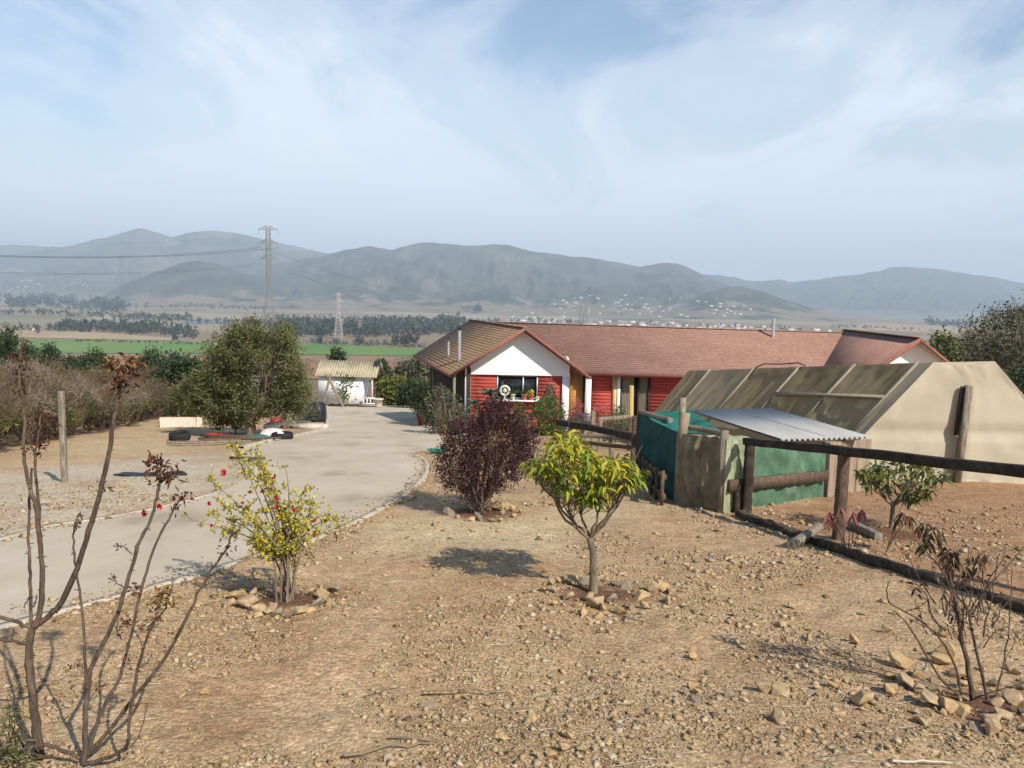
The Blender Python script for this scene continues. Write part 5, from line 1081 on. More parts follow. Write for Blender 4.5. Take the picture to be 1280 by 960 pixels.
shrub('garden_shrub', 'mixed loose green shrub below the window between purple and green shrubs', [(632, 545), (632, 520), (643, 507), (658, 510), (664, 530), (660, 548)], 29, 648, m_olive, 70, 1500, .10, .05, .09)
shrub('lavender_bush', 'low purplish lavender bush behind the garden fence', [(704, 540), (706, 525), (720, 517), (738, 518), (745, 530), (744, 545)], 26.5, 724, m_lav, 90, 2600, .07, .02, .06)
shrub('garden_shrub', 'low grey-green plants behind the rails of the garden fence', [(748, 552), (750, 532), (766, 524), (784, 527), (788, 548)], 24.5, 768, m_grey, 70, 1500, .08, .03, .06)
shrub('garden_shrub', 'low shrub with salmon leaves before the red wall right of the white post', [(739, 530), (741, 512), (752, 503), (764, 508), (768, 526)], 31, 752, m_pinkl, 40, 330, .12, .05, .08)
shrub('garden_shrub', 'green leafy plant under the salmon shrub by the glass doors', [(760, 530), (762, 514), (775, 507), (782, 518), (782, 532)], 30.2, 770, m_green, 40, 480, .12, .05, .08)
shrub('garden_shrub', 'pink-flowered plant beside the orange entrance door', [(712, 525), (714, 508), (722, 499), (731, 508), (732, 524)], 31, 722, m_pinkl, 40, 320, .10, .05, .06)
shrub('garden_shrub', 'red-orange leafy plant against the white corner post of the house', [(589, 545), (590, 518), (600, 508), (612, 518), (614, 545)], 31.5, 600, m_rust, 40, 700, .12, .05, .09)
def rosette(name, label, px, py, Y, n, L_, W_, mat, stem=True):
    c = P(px, py, Y); b = A(c[0], c[1], float(H(c[0], c[1]))); o = empty(name, b, label, 'plant'); m = MB(); m.tube(curve(b-up*.05, c, 5, 0, .02), [.09, .08, .07, .07, .06], 7); m.build('stem', m_bark, o); an = R.uniform(0, 6.28, n)
    d = np.column_stack([np.cos(an), np.sin(an), R.uniform(-.2, 1.1, n)]); m = MB(); m.leaves(np.tile(c, (n, 1)), d, R.uniform(.7, 1.1, n)*L_, W_, R.uniform(0, 1, n), .2, .35, up=up); m.build('leaf_rosette', mat, o)
rosette('tree_aloe', 'tall spiky aloe left of the kitchen window', 613, 493, 31., 54, .75, .10, m_spike)
rosette('tree_aloe', 'smaller spiky aloe drooping beside the white corner post', 594, 505, 31.2, 40, .6, .09, m_spike)
m = MB(); c = P(529, 515, 36); b = A(c[0], c[1], float(H(c[0], c[1]))); m.lathe(b, [(.2, 0), (.3, .4), (.33, .42), (.26, .42)], 12); tag(m.build('flower_tub', m_redc, base=b), 'dark red tub in the shade beside the house wall', 'planter')
c = G(530, 527); m = MB(); m.tube([c+up*.05, c+A(.7, .2, .25), c+A(1.5, .4, .9)], .035, 6); tag(m.build('leaning_pole', m_greyw, base=c), 'grey pole leaning up from the concrete edge into the house shrub', 'pole')
# --- behind the shed
shrub('hedge_shrub', 'yellowish green hedge between the shed and the house', [(474, 503), (474, 482), (487, 477), (505, 478), (522, 480), (522, 503)], 64, 498, m_ygreen, 150, 4200, .28, .16, .28, r0=.05, dr=1.5)
shrub('hedge_shrub', 'dark shrub touching the house eave at the end of the hedge', [(500, 503), (503, 484), (516, 478), (528, 484), (530, 503)], 58, 516, m_dgreen, 80, 2400, .26, .15, .25, r0=.05, dr=1.2)
shrub('conifer_clump', 'grey-green clump of narrow trees behind the left house eave', [(495, 482), (496, 462), (502, 452), (508, 458), (516, 449), (522, 458), (530, 450), (540, 462), (542, 484)], 78, 515, m_grey, 110, 3600, .32, .16, .22, r0=.07, dr=1.6, cat='tree', dirup=1.)
shrub('conifer_clump', 'dark narrow shrubs just right of the white shed roof', [(468, 482), (470, 460), (476, 452), (485, 462), (488, 482)], 74, 478, m_dgreen, 60, 2000, .30, .16, .22, r0=.06, dr=1., cat='tree', dirup=1.)
shrub('conifer_clump', 'dark bush showing above the white shed roof', [(412, 456), (414, 445), (419, 437), (424, 440), (430, 450), (430, 456)], 82, 421, m_dgreen, 50, 1300, .32, .17, .24, r0=.06, dr=1., cat='tree')
# --- the big tree and the dry hedge
b0 = G(313, 545); Yt = b0[1]
poly = [(272, 524), (258, 516), (250, 508), (236, 498), (230, 484), (240, 470), (250, 462), (254, 446), (264, 434), (280, 428), (284, 414), (300, 415), (310, 406), (322, 410), (330, 422), (338, 421), (342, 411), (355, 409), (364, 418), (362, 430), (370, 440), (368, 452), (376, 462), (376, 476), (384, 488), (378, 500), (380, 512), (366, 514), (356, 519), (344, 515), (334, 521), (318, 518), (306, 527), (290, 524)]
tp = tips_in(poly, Yt, 1.75, 900); cl = fbm(tp[:, 0]*1.25+tp[:, 1]*.7, tp[:, 2]*1.25+tp[:, 1]*.5, 3, 8); tp = tp[cl > np.quantile(cl, .32)]; tp = tp+R.normal(size=tp.shape)*.1; fork = P(313, 522, Yt)
o = plant('big_tree', 'large rounded olive-green tree beside the driveway above the scrap heap', 'tree', b0, tp, fork, m_olive, 30000, .13, .042, .115, k=11, r0=.17, k2=5, rt=.006, dirup=.25)
m = MB(); nn_ = 900; i = R.integers(0, len(tp), nn_); d = R.normal(size=(nn_, 3))+A(0, 0, .5)+(tp[i]-tp.mean(0))*.5; d /= np.linalg.norm(d, axis=1)[:, None]; s_ = tp[i]; e_ = s_+d*R.uniform(.2, .5, nn_)[:, None]; m.sticks(s_, e_, .009, .004, 3, R.uniform(.1, .9, nn_)); m.build('fine_twigs', m_twig, o)
m = MB(); q = np.repeat(e_, 6, 0); m.leaves(q+R.normal(size=q.shape)*.06, R.normal(size=q.shape)+up*.3, .10, .035, R.uniform(.2, 1, len(q))); m.build('shoots', m_olive, o)
m = MB()
for _ in range(16):
    q = tips_in(poly, Yt-.6, 1.1, 1)[0]; d = R.normal(size=3)*A(1, .4, .5); e = q+d/np.linalg.norm(d)*R.uniform(.4, 1.); m = MB(); m.tube(curve(q, e, 4, .1, .06), [.02, .015, .01, .005], 4, tint=.6); m.build('dead_branch', m_twigd, o)
shrub('scrub_bush', 'low brownish scrub between the big olive tree and the black barrel', [(366, 528), (366, 504), (378, 492), (390, 498), (394, 512), (388, 528)], 33, 378, m_grey, 90, 1500, .11, .05, .12, bark=m_twigd, cat='bush')
shrub('scrub_bush', 'yellowish bushy growth spreading low around the foot of the big olive tree', [(262, 530), (264, 508), (280, 498), (304, 500), (322, 506), (328, 526), (300, 534)], 26.3, 294, m_ygreen, 110, 3200, .12, .045, .12, bark=m_twigd, cat='bush', dr=.7)
shrub('scrub_bush', 'olive scrub at the left foot of the big olive tree behind the pink board', [(214, 520), (214, 492), (228, 480), (246, 482), (262, 496), (264, 520)], 33, 238, m_olive, 120, 3600, .13, .05, .13, bark=m_twigd, cat='bush', dr=1.1)
shrub('dark_tree', 'dark green tree behind the dry hedge, left of the big olive tree', [(190, 492), (188, 474), (198, 458), (214, 448), (226, 452), (246, 452), (264, 468), (268, 492)], 40, 226, m_dgreen, 170, 6500, .22, .12, .22, r0=.12, dr=2.2, cat='tree', k2=3)
def hedge_proto(name, seed):
    o = empty(name, (0, 0, 0), 'leafless brown shrub in the dry hedge left of the driveway', 'shrub', 'shrubs of the dry hedge'); m = MB()
    n = 120; a = R.uniform(0, 6.28, n); rr_ = R.uniform(0, 1, n)**.5; tp = np.column_stack([np.cos(a)*rr_*.95, np.sin(a)*rr_*.95, .55+1.35*np.sqrt(np.clip(1-rr_**2*.6, 0, 1))*R.uniform(.45, 1, n)])
    skeleton(m, tp, A(0, 0, .12), 12, .04, .005, -.05, .05, k2=3)
    i = R.integers(0, n, 900); d = R.normal(size=(900, 3))*A(1, 1, .8)+up*.6; d /= np.linalg.norm(d, axis=1)[:, None]; s_ = tp[i]-d*R.uniform(0, .12, 900)[:, None]+R.normal(size=(900, 3))*.06
    m.sticks(s_, s_+d*R.uniform(.15, .38, 900)[:, None], .0065, .003, 3, R.uniform(.1, 1, 900)); m.build('branches', m_twig if seed < 1 else m_twigd, o)
    m = MB(); nl = 1500; i = R.integers(0, n, nl); m.leaves(tp[i]*A(.9, .9, .8)+R.normal(size=(nl, 3))*.12, R.normal(size=(nl, 3)), .075, .04, R.uniform(0, 1, nl)); m.build('foliage', (m_olive, m_grey, m_ygreen, m_olive)[seed], o); return o
protos = [hedge_proto('dry_shrub', s_) for s_ in range(4)]
hl = np.array([G(-60, 582), G(0, 570), G(50, 560), G(100, 548), G(150, 538), G(200, 527), G(240, 519), G(275, 513)])
seg = np.r_[0, np.cumsum(np.linalg.norm(np.diff(hl[:, :2], axis=0), axis=1))]; nsh = 26; cnt = 0
for row, (off, sc0) in enumerate(((.75, .82), (2.2, 1.02), (3.9, 1.15))):
    for s_ in np.linspace(0, seg[-1], nsh-row*3):
        s2 = np.clip(s_+R.normal()*.25, 0, seg[-1]); x, y = (np.interp(s2, seg, hl[:, k]) for k in (0, 1)); x -= off+R.normal()*.2; y += off*.25; sc1 = sc0*R.uniform(.8, 1.2); loc = (x, y, float(H(x, y))-.03); rz = R.uniform(0, 6.28)
        if cnt < 4: o = protos[cnt]; o.location = loc; o.rotation_euler = (0, 0, rz); o.scale = (sc1,)*3
        else: dup(protos[cnt % 4], loc, rz, (sc1, sc1, sc1*R.uniform(.9, 1.1)))
        cnt += 1
for poly, Y, bx, lab, mt_ in (([(-8, 480), (-6, 440), (4, 412), (12, 408), (18, 425), (24, 450), (26, 480)], 60, 9, 'tall dark conifer at the far left behind the dry hedge', m_dgreen), ([(24, 478), (28, 450), (36, 430), (44, 445), (50, 478)], 63, 37, 'dark conifer just right of the tallest one at the left edge', m_dgreen), ([(46, 478), (52, 448), (61, 429), (70, 447), (78, 478)], 60, 62, 'pointed dark conifer behind the leafless stem at left', m_dgreen), ([(74, 480), (78, 458), (86, 450), (96, 458), (102, 480)], 58, 88, 'low dark bush between the pointed conifer and the round bush', m_dgreen), ([(99, 476), (100, 456), (108, 446), (122, 444), (132, 454), (134, 476)], 57, 116, 'round blue-green bush behind the dry hedge', m_dgreen), ([(174, 480), (177, 455), (186, 440), (196, 446), (206, 456), (208, 480)], 58, 190, 'dark conifer left of the tree group behind the hedge', m_dgreen), ([(-10, 500), (-5, 470), (20, 462), (60, 464), (100, 470), (130, 474), (130, 492)], 45, 55, 'olive thicket behind the dry hedge at far left', m_olive)):
    shrub('conifer' if 'conifer' in lab else 'dark_bush', lab, poly, Y, bx, mt_, 90, 3600, .24, .12, .25, r0=.09, dr=1.6, cat='tree', dirup=.8)
# --- trees at the right edge
tp = tips_in([(1196, 500), (1194, 452), (1200, 424), (1216, 404), (1240, 393), (1290, 386), (1340, 398), (1360, 450), (1360, 520), (1230, 520)], 50, 4.5, 420); b0 = P(1275, 500, 50); b0[2] = H(b0[0], 50)
o = plant('rounded_tree', 'wide dark rounded tree with bare twig tips at the right edge behind the greenhouse', 'tree', b0, tp, b0+up*1.2, m_dgreen, 9500, .24, .11, .42, k=14, r0=.16, barkm=m_twigd, k2=5, rt=.012)
m = MB(); nn_ = 5200; i = R.integers(0, 420, nn_); d = R.normal(size=(nn_, 3))+A(0, 0, 1.1)+(tp[i]-tp.mean(0))*.35; d /= np.linalg.norm(d, axis=1)[:, None]; s_ = tp[i]+R.normal(size=(nn_, 3))*.3; m.sticks(s_-d*.2, s_+d*R.uniform(.3, .9, nn_)[:, None], .017, .006, 3, R.uniform(.1, .9, nn_)); m.build('fine_twigs', m_twigd, o)
shrub('evergreen_bush', 'rounded evergreen bush between the right gable and the wide twiggy tree', [(1150, 470), (1154, 436), (1166, 422), (1180, 421), (1194, 432), (1200, 450), (1216, 480), (1190, 490)], 44, 1182, m_olive, 150, 5200, .22, .12, .24, r0=.1, dr=2., cat='bush')
shrub('dark_bush', 'low dark bush spreading under the rounded tree behind the greenhouse', [(1196, 500), (1205, 470), (1230, 462), (1270, 466), (1330, 470), (1340, 520), (1210, 520)], 42, 1262, m_dgreen, 130, 4200, .22, .12, .28, r0=.08, dr=2.)

# ------------------------------------------------------------------ stones
m_st = [MAT('tan_stone', [(.24, .16, .09), (.38, .27, .155), (.48, .365, .225)], ns=5, nd=8, rough=.95, bump=.4, bs=30), MAT('ochre_stone', [(.28, .18, .085), (.44, .30, .15), (.52, .375, .205)], ns=4, nd=8, rough=.95, bump=.4, bs=30), MAT('grey_stone', [(.15, .115, .08), (.24, .19, .135), (.33, .27, .195)], ns=5, nd=8, rough=.95, bump=.4, bs=30)]
def stone_mesh(i):
    bm = bmesh.new(); pts = R.normal(size=(13, 3)); pts /= np.linalg.norm(pts, axis=1)[:, None]; pts *= R.uniform(.75, 1.1, (13, 1))*A(1, R.uniform(.6, .95), R.uniform(.45, .8))
    for p in pts: bm.verts.new(p*.5)
    bmesh.ops.convex_hull(bm, input=bm.verts[:]); bmesh.ops.delete(bm, geom=[v for v in bm.verts if not v.link_faces], context='VERTS')
    bmesh.ops.bevel(bm, geom=bm.edges[:], offset=.018, segments=1, affect='EDGES'); me = bpy.data.meshes.new('stone'); bm.to_mesh(me); bm.free(); me.materials.append(m_st[(0, 1, 0, 2, 0, 1, 0, 0, 1, 2)[i]]); return me
smesh = [stone_mesh(i) for i in range(10)]
def stone(px, py, w, group, lab):
    c = G(px, py); s_ = 1.18*w*np.linalg.norm(c-CAM)/970
    o = bpy.data.objects.new('stone', smesh[R.integers(0, 10)]); COL.objects.link(o); f = R.uniform(.8, 1.2, 3)*s_; o.scale = f; o.rotation_euler = (R.uniform(-.5, .5), R.uniform(-.5, .5), R.uniform(0, 6.28)); o.location = (c[0], c[1], c[2]+float(BUMP(c[0], c[1]))*max(0, min(1, (60-c[1])/30))+s_*R.uniform(.12, .28)); return tag(o, lab, 'stone', group)
def stones(poly, n, w0, w1, group, lab, pw=1.6):
    for px, py in inpoly(poly, n): stone(px, py, w0+(w1-w0)*R.uniform()**pw, group, lab)
g1, l1 = 'stones around the yellow-leaved tree', 'pale stone in the loose ring around the yellow-leaved tree'
for px, py, w in ((715, 732, 22), (727, 731, 21), (742, 757, 24), (737, 750, 20), (700, 730, 15), (688, 733, 14), (710, 748, 18), (722, 757, 16), (729, 766, 15), (752, 760, 14), (764, 752, 18), (776, 764, 17), (790, 760, 14), (800, 748, 20), (815, 740, 22), (828, 738, 20), (840, 745, 16), (806, 760, 14), (690, 742, 14), (679, 740, 12), (748, 768, 13), (757, 727, 13), (770, 733, 16), (785, 735, 17), (835, 755, 14)): stone(px, py, w, g1, l1)
stones([(662, 745), (690, 722), (720, 728), (740, 752), (800, 735), (850, 725), (860, 755), (800, 780), (720, 775), (680, 765)], 28, 6, 12, g1, l1)
g2, l2 = 'stones around the flowering shrub', 'pale stone in the ring around the yellow shrub with red flowers'
for px, py, w in ((310, 757, 26), (298, 748, 20), (322, 764, 20), (335, 768, 18), (348, 772, 17), (362, 774, 18), (375, 770, 18), (386, 768, 17), (396, 760, 16), (405, 752, 20), (418, 742, 18), (412, 758, 14), (317, 745, 18), (304, 738, 15), (287, 755, 14), (325, 734, 13), (390, 745, 14), (400, 738, 15), (424, 755, 12), (418, 765, 10)): stone(px, py, w, g2, l2)
stones([(270, 735), (310, 725), (330, 760), (390, 770), (385, 735), (430, 725), (435, 765), (370, 785), (290, 772)], 22, 6, 12, g2, l2)
g3, l3 = 'stones around the purple shrub', 'tan stone in the pile around the purple shrub'
for px, py, w in ((561, 645, 14), (572, 648, 10), (600, 650, 18), (613, 652, 12), (620, 640, 12), (628, 645, 10), (633, 636, 15), (640, 640, 12), (610, 640, 12), (604, 633, 9), (590, 651, 10), (642, 648, 9), (650, 643, 8), (625, 652, 9)): stone(px, py, w, g3, l3)
g4, l4 = 'stones around the bare sapling', 'stone in the rough heap around the bare sapling at bottom right'
for px, py, w in ((1183, 824, 32), (1125, 838, 26), (1180, 795, 18), (1160, 885, 27), (1130, 862, 26), (1185, 890, 26), (1235, 905, 25), (1240, 918, 22), (1200, 893, 20), (1255, 898, 18), (1168, 870, 20), (1145, 850, 16), (1150, 868, 16), (1265, 880, 20), (1275, 860, 16), (1110, 868, 18), (1220, 915, 18), (1175, 833, 20), (1240, 858, 14), (1228, 840, 12), (1268, 842, 13), (1150, 905, 15)): stone(px, py, w, g4, l4)
stones([(1100, 850), (1150, 835), (1230, 845), (1290, 825), (1290, 930), (1200, 930), (1120, 900)], 34, 6, 18, g4, l4)
g5, l5 = 'stones strewn over the foreground', 'tan stone lying loose on the bare foreground earth'
for px, py, w in ((1067, 806, 16), (1108, 790, 14), (975, 867, 24), (953, 864, 20), (972, 902, 22), (978, 782, 14), (888, 842, 16), (918, 770, 11), (706, 945, 22), (865, 815, 12), (1040, 860, 16), (1010, 800, 12), (598, 893, 12), (665, 900, 14), (612, 876, 10), (1078, 882, 24), (860, 870, 14), (1050, 705, 9), (1002, 655, 9), (947, 652, 9), (1130, 730, 10)): stone(px, py, w, g5, l5)
stones([(400, 950), (560, 860), (760, 830), (900, 800), (1080, 820), (1110, 900), (1180, 955), (700, 958)], 62, 7, 17, g5, l5, 2)
stones([(850, 690), (1000, 720), (1150, 770), (1080, 800), (900, 780), (840, 740)], 18, 5, 11, g5, l5, 2)
stones([(60, 770), (200, 750), (290, 770), (250, 900), (150, 950), (60, 900)], 18, 6, 15, g5, l5, 2)
# gravel and litter nobody could count
def pebbles(n):
    r = 2.2*(15/2.2)**(R.uniform(0, 1, n)**1.25); a = np.radians(R.uniform(-36, 36, n)); x, y = r*np.sin(a), r*np.cos(a); dn = fbm(x*1.1, y*1.1, 3, 77)+.15*(fbm(x*4, y*4, 2, 5)-.5)
    ok = ~inside(x, y, DRV); pl_ = inside(x, y, PALE); tn = inside(x, y, TAN); p_ = np.clip((dn-.42)*5+.5*np.clip((4.9-r)/1.2, 0, 1)*np.clip(dn*4-1.3, 0, 1), .03, 1)*np.where(pl_ | tn, .12, 1)*np.where(inside(x, y, SOIL), .7, 1)
    p_ *= np.where((np.hypot(x+.6, y-6.9) < 1.1), .3, 1); ok &= R.uniform(size=n) < p_
    for c, rr_ in WELLS: ok &= np.hypot(x-c[0], y-c[1]) > rr_*.8
    x, y = x[ok], y[ok]
    for ln, nn_ in ((PRs[:54], 2600), (PLs[:21], 700)):
        q = R.uniform(0, len(ln)-1.001, nn_); i0 = q.astype(int); fr = (q-i0)[:, None]; pt = ln[i0]*(1-fr)+ln[i0+1]*fr+R.normal(size=(nn_, 2))*.13; x = np.r_[x, pt[:, 0]]; y = np.r_[y, pt[:, 1]]
    k = len(x); z = H(x, y)
    zz_ = np.where(inside(x, y, DRV), .014, BUMP(x, y))
    s_ = (.004+.011*R.uniform(size=k)**2.2+R.uniform(.006, .028, k)*(R.uniform(size=k) > .955))*np.clip(np.hypot(x, y)/5, .85, 1.7)
    base = A([1, 0, 0], [-.5, .87, 0], [-.5, -.87, 0], [.3, .2, .8], [-.4, -.3, .7], [.1, 0, -.6]); V = base[None]*R.uniform(.6, 1.3, (k, 6, 3))*s_[:, None, None]
    th = R.uniform(0, 6.28, k); c, s = np.cos(th)[:, None], np.sin(th)[:, None]; V = np.stack([V[..., 0]*c-V[..., 1]*s, V[..., 0]*s+V[..., 1]*c, V[..., 2]*.6], -1)+np.stack([x, y, z+zz_+s_*.15], -1)[:, None]
    f = np.array([(0, 1, 3), (1, 4, 3), (1, 2, 4), (2, 0, 4), (0, 3, 4), (1, 0, 5), (2, 1, 5), (0, 2, 5)]); m = MB(); m.add(V.reshape(-1, 3), (f[None]+(np.arange(k)*6)[:, None, None]).reshape(-1, 3), np.repeat(R.uniform(0, 1, k), 8)); return m
m_peb = MAT('gravel_stone', [(.16, .105, .06), (.27, .18, .095), (.36, .25, .135), (.42, .295, .165), (.34, .27, .19), (.47, .375, .25)], tint=True, ns=20, namp=.12, rough=.95, spec=.1)
tag(pebbles(170000).build('gravel', m_peb), kind='stuff')
n = 2600; r = 2.3*(9/2.3)**R.uniform(0, 1, n); a = np.radians(R.uniform(-36, 36, n)); x, y = r*np.sin(a), r*np.cos(a); ok = ~inside(x, y, DRV) & (fbm(x*.9, y*.9, 3, 21) > .47); x, y = x[ok], y[ok]; n = len(x)
th = R.normal(size=n)*.7; L_ = R.uniform(.02, .1, n)*(1+2*(R.uniform(size=n) > .96)); zz_ = (fbm(x*1.3, y*1.3, 4, 2)-.5)*.09+.012; p0 = np.column_stack([x, y, H(x, y)+zz_]); x1, y1 = x+np.cos(th)*L_, y+np.sin(th)*L_; p1 = np.column_stack([x1, y1, H(x1, y1)+(fbm(x1*1.3, y1*1.3, 4, 2)-.5)*.09+R.uniform(.005, .025, n)])
m = MB(); m.sticks(p0, p1, R.uniform(.001, .0026, n), .001, 3, R.uniform(0, 1, n)); m_lit = MAT('dry_stalk', [(.10, .07, .045), (.24, .18, .11), (.46, .39, .27), (.56, .50, .38)], tint=True, namp=.1, rough=1); tag(m.build('dry_litter', m_lit), kind='stuff')
for pa_, pb_, r_, lab in (((430, 948), (548, 934), .008, 'long dark stick lying flat near the bottom edge, left of centre'), ((533, 867), (645, 865), .006, 'thin dark stick lying across the gravel in the middle foreground'), ((487, 925), (548, 932), .006, 'short grey stick lying above the long dark stick'), ((1115, 955), (1190, 958), .007, 'pale bleached stick at the bottom edge below the sapling stones'), ((460, 870), (505, 858), .005, 'short pale stick lying left of the thin dark stick'), ((772, 772), (815, 783), .007, 'brown curved stick below the stones of the yellow-leaved tree'), ((1158, 842), (1150, 832), .014, 'white bleached stick end among the sapling stones')):
    a, b = G(*pa_), G(*pb_); m = MB(); m.tube(curve(a+up*.015, b+up*.015, 7, .02, .02), np.linspace(r_, r_*.5, 7), 6, tint=.3 if 'dark' in lab or 'brown' in lab else .9); tag(m.build('stick', m_lit, base=a), lab, 'stick')

# ------------------------------------------------------------------ far country
from mathutils.bvhtree import BVHTree
bv = []
for o in HILLS:
    me = o.data; bv.append(BVHTree.FromPolygons([v.co[:] for v in me.vertices], [p.vertices[:] for p in me.polygons]))
def GF(px, py):
    d = Vector(ray(px, py)); best = None
    for b in bv:
        h = b.ray_cast(Vector(CAM), d)
        if h[0] is not None and (best is None or h[3] < best[1]): best = (np.array(h[0]), h[3])
    g = G(px, py); dg = np.linalg.norm(g-CAM) if G.__name__ and d[2] < -.0005 else 1e9
    if dg < 12000 and (best is None or dg < best[1]): return g
    return best[0] if best else None
m_wood = LEAF('far_tree_leaf', [(.014, .022, .014), (.026, .038, .022), (.042, .056, .032)], 0.)
m_wood2 = LEAF('far_bare_tree', [(.05, .05, .035), (.09, .08, .06), (.13, .115, .09)], 0.)
def blob(mb, c, w, h, n=26):
    p = R.normal(size=(n, 3)); p /= np.linalg.norm(p, axis=1)[:, None]; p *= R.uniform(.3, 1, (n, 1)); p[:, 2] = p[:, 2]*.5+.52; tp_ = 1-.55*np.clip(p[:, 2], 0, 1); p = p*A(w/2, w/2, h)*np.column_stack([tp_*1.3, tp_*1.3, np.ones(n)])
    mb.leaves(p+c, R.normal(size=(n, 3))+up*.4, max(w, h)*.34, max(w, h)*.24, R.uniform(0, 1, n))
def wood(label, line, n, hpx, jit, mat=m_wood):
    m = MB(); ln = np.array(line, float); s = np.linspace(0, len(ln)-1, n)
    for q in s:
        q = np.clip(q+R.normal()*.05, 0, len(ln)-1); px = np.interp(q, range(len(ln)), ln[:, 0]); py = np.interp(q, range(len(ln)), ln[:, 1])+R.uniform(-jit, jit); g = GF(px, py)
        if g is None: continue
        h = hpx*R.uniform(.45, 1.15)*g[1]/970; blob(m, g-up*h*.05, h*R.uniform(.7, 1.3), h, 16)
    o = m.build('woodland', mat); tag(o, label, 'trees', kind='stuff')
for lab, line, n, h, j, mt_ in (('tree belt across the plain at left', [(-60, 414), (60, 412), (130, 413), (190, 417)], 90, 8, 2, m_wood), ('wood in the middle of the left plain', [(70, 412), (140, 412), (190, 414), (245, 421)], 150, 12, 3.5, m_wood), ('long tree belt on the far left plain', [(-40, 392), (60, 393), (160, 397), (240, 399)], 130, 7, 2, m_wood), ('wood below the far left hill', [(10, 382), (60, 380), (120, 385), (155, 388)], 150, 12, 5, m_wood), ('scattered trees near the far left town', [(-40, 372), (20, 374), (60, 378)], 30, 7, 5, m_wood), ('belt of trees under the dark hill', [(150, 398), (220, 401), (300, 405), (340, 406)], 120, 7, 2, m_wood), ('dark wood beyond the pylons', [(340, 416), (420, 417), (480, 417), (570, 414)], 330, 15, 4.5, m_wood), ('dark wood beyond the pylons, far edge', [(345, 404), (430, 407), (500, 407), (580, 405)], 260, 10, 4, m_wood), ('bare trees along the far edge of the green field', [(380, 429), (440, 431), (480, 432), (530, 435)], 70, 7, 1.5, m_wood2), ('hedge along the stubble field', [(90, 427), (150, 428), (215, 430), (262, 431)], 60, 4, .7, m_wood), ('thin belt of trees in the valley above the farmhouse ridge', [(580, 404), (700, 403), (850, 409), (1000, 414)], 160, 5, 2.5, m_wood), ('trees on the right plain', [(1160, 406), (1185, 408), (1215, 409)], 24, 10, 1.5, m_wood), ('scrub along the right plain', [(1040, 409), (1100, 411), (1190, 416)], 60, 3.5, 1.5, m_wood), ('tree line at the foot of the small dark hill', [(150, 384), (230, 384), (270, 385), (330, 388)], 60, 5, 2, m_wood)): wood(lab, line, n, h, j, mt_)
def ftree(name, lab, px, py, w, h, mat=m_wood, n=90):
    g = GF(px, py); k = g[1]/970; o = empty(name, g, lab, 'tree'); m = MB(); m.tube([g-up*.5, g+up*h*k*.6], [.04*h*k, .015*h*k], 6); m.build('trunk', m_twigd, o); m = MB(); blob(m, g+up*.04*h*k, w*k, h*k*.97, n); m.build('crown', mat, o)
ftree('conifer', 'dark conifer standing alone above the green field right of the big tree', 371, 425, 10, 22)
ftree('poplar', 'bare grey poplar at the right end of the green field', 517, 434, 11, 24, m_wood2); ftree('poplar', 'shorter bare poplar left of the tall one on the field edge', 505, 433, 9, 17, m_wood2); ftree('poplar', 'bare poplar beside the small red and white pylon', 494, 432, 8, 14, m_wood2)
ftree('round_tree', 'round dark tree standing alone on the plain below the main range', 597, 392, 11, 11); ftree('round_tree', 'small dark tree on the field edge behind the green field', 400, 430, 6, 9); ftree('round_tree', 'small bushy tree near the middle pylon on the field edge', 450, 432, 12, 12, m_wood2); ftree('round_tree', 'dark tree at the field edge beside the right small pylon', 420, 430, 7, 6)
ftree('round_tree', 'dark tree in the middle of the stubble field edge at left', 164, 418, 6, 8); ftree('round_tree', 'taller dark tree beside the smaller one at the stubble field edge', 172, 418, 6, 9); ftree('round_tree', 'bushy tree at the right end of the stubble field', 219, 426, 7, 8)
ftree('round_tree', 'small tree in the brown field before the green crop', 208, 443, 5, 5); ftree('round_tree', 'small tree on the brown field edge near the big olive tree', 217, 447, 6, 6); ftree('round_tree', 'tree at the far left end of the stubble field', 47, 417, 5, 8, m_wood2)
# houses of the distant town
m_hw = MAT('town_wall', [(.45, .43, .40), (.68, .66, .62)], ns=.05, rough=.9); m_hr = MAT('town_roof', [(.22, .15, .12), (.40, .36, .33)], ns=.05, rough=.9)
def townhouse(lx, ly, lz):
    o = empty('town_house', (0, 0, 0), '', 'house', 'houses of the distant town'); m = MB(); m.box((0, 0, lz/2-1), (lx, ly, lz+2)); m.build('wall', m_hw, o); m = MB(); a, b = lx/2+.4, ly/2+.4
    m.add([(-a, -b, lz), (a, -b, lz), (a, b, lz), (-a, b, lz), (-a, 0, lz+2.4), (a, 0, lz+2.4)], [(0, 1, 5, 4), (2, 3, 4, 5)]); m.add([(-a, -b, lz), (-a, b, lz), (-a, 0, lz+2.4), (a, -b, lz), (a, b, lz), (a, 0, lz+2.4)], [(0, 2, 1), (3, 4, 5)]); m.build('roof', m_hr, o); return o
hp = [townhouse(10, 8, 4), townhouse(14, 9, 4), townhouse(20, 10, 5)]; used = [0, 0, 0]
spots = [(x, y, 'white house of the town at the foot of the hills, beyond the farmhouse roof', 'houses of the distant town') for x, y in inpoly([(632, 404), (640, 396), (720, 400), (850, 404), (960, 409), (1050, 414), (1050, 418), (850, 412), (640, 407)], 105)]
spots += [(x, y, 'pale house scattered on the lower hill slopes above the town', 'houses on the lower slopes') for x, y in inpoly([(650, 398), (700, 375), (790, 362), (850, 372), (900, 380), (960, 380), (930, 400), (800, 398)], 62)]
spots += [(x, y, 'pale house of the far town at the left under the twin peaks', 'houses of the far left town') for x, y in inpoly([(-20, 356), (60, 345), (130, 352), (110, 364), (30, 366), (-20, 366)], 34)]
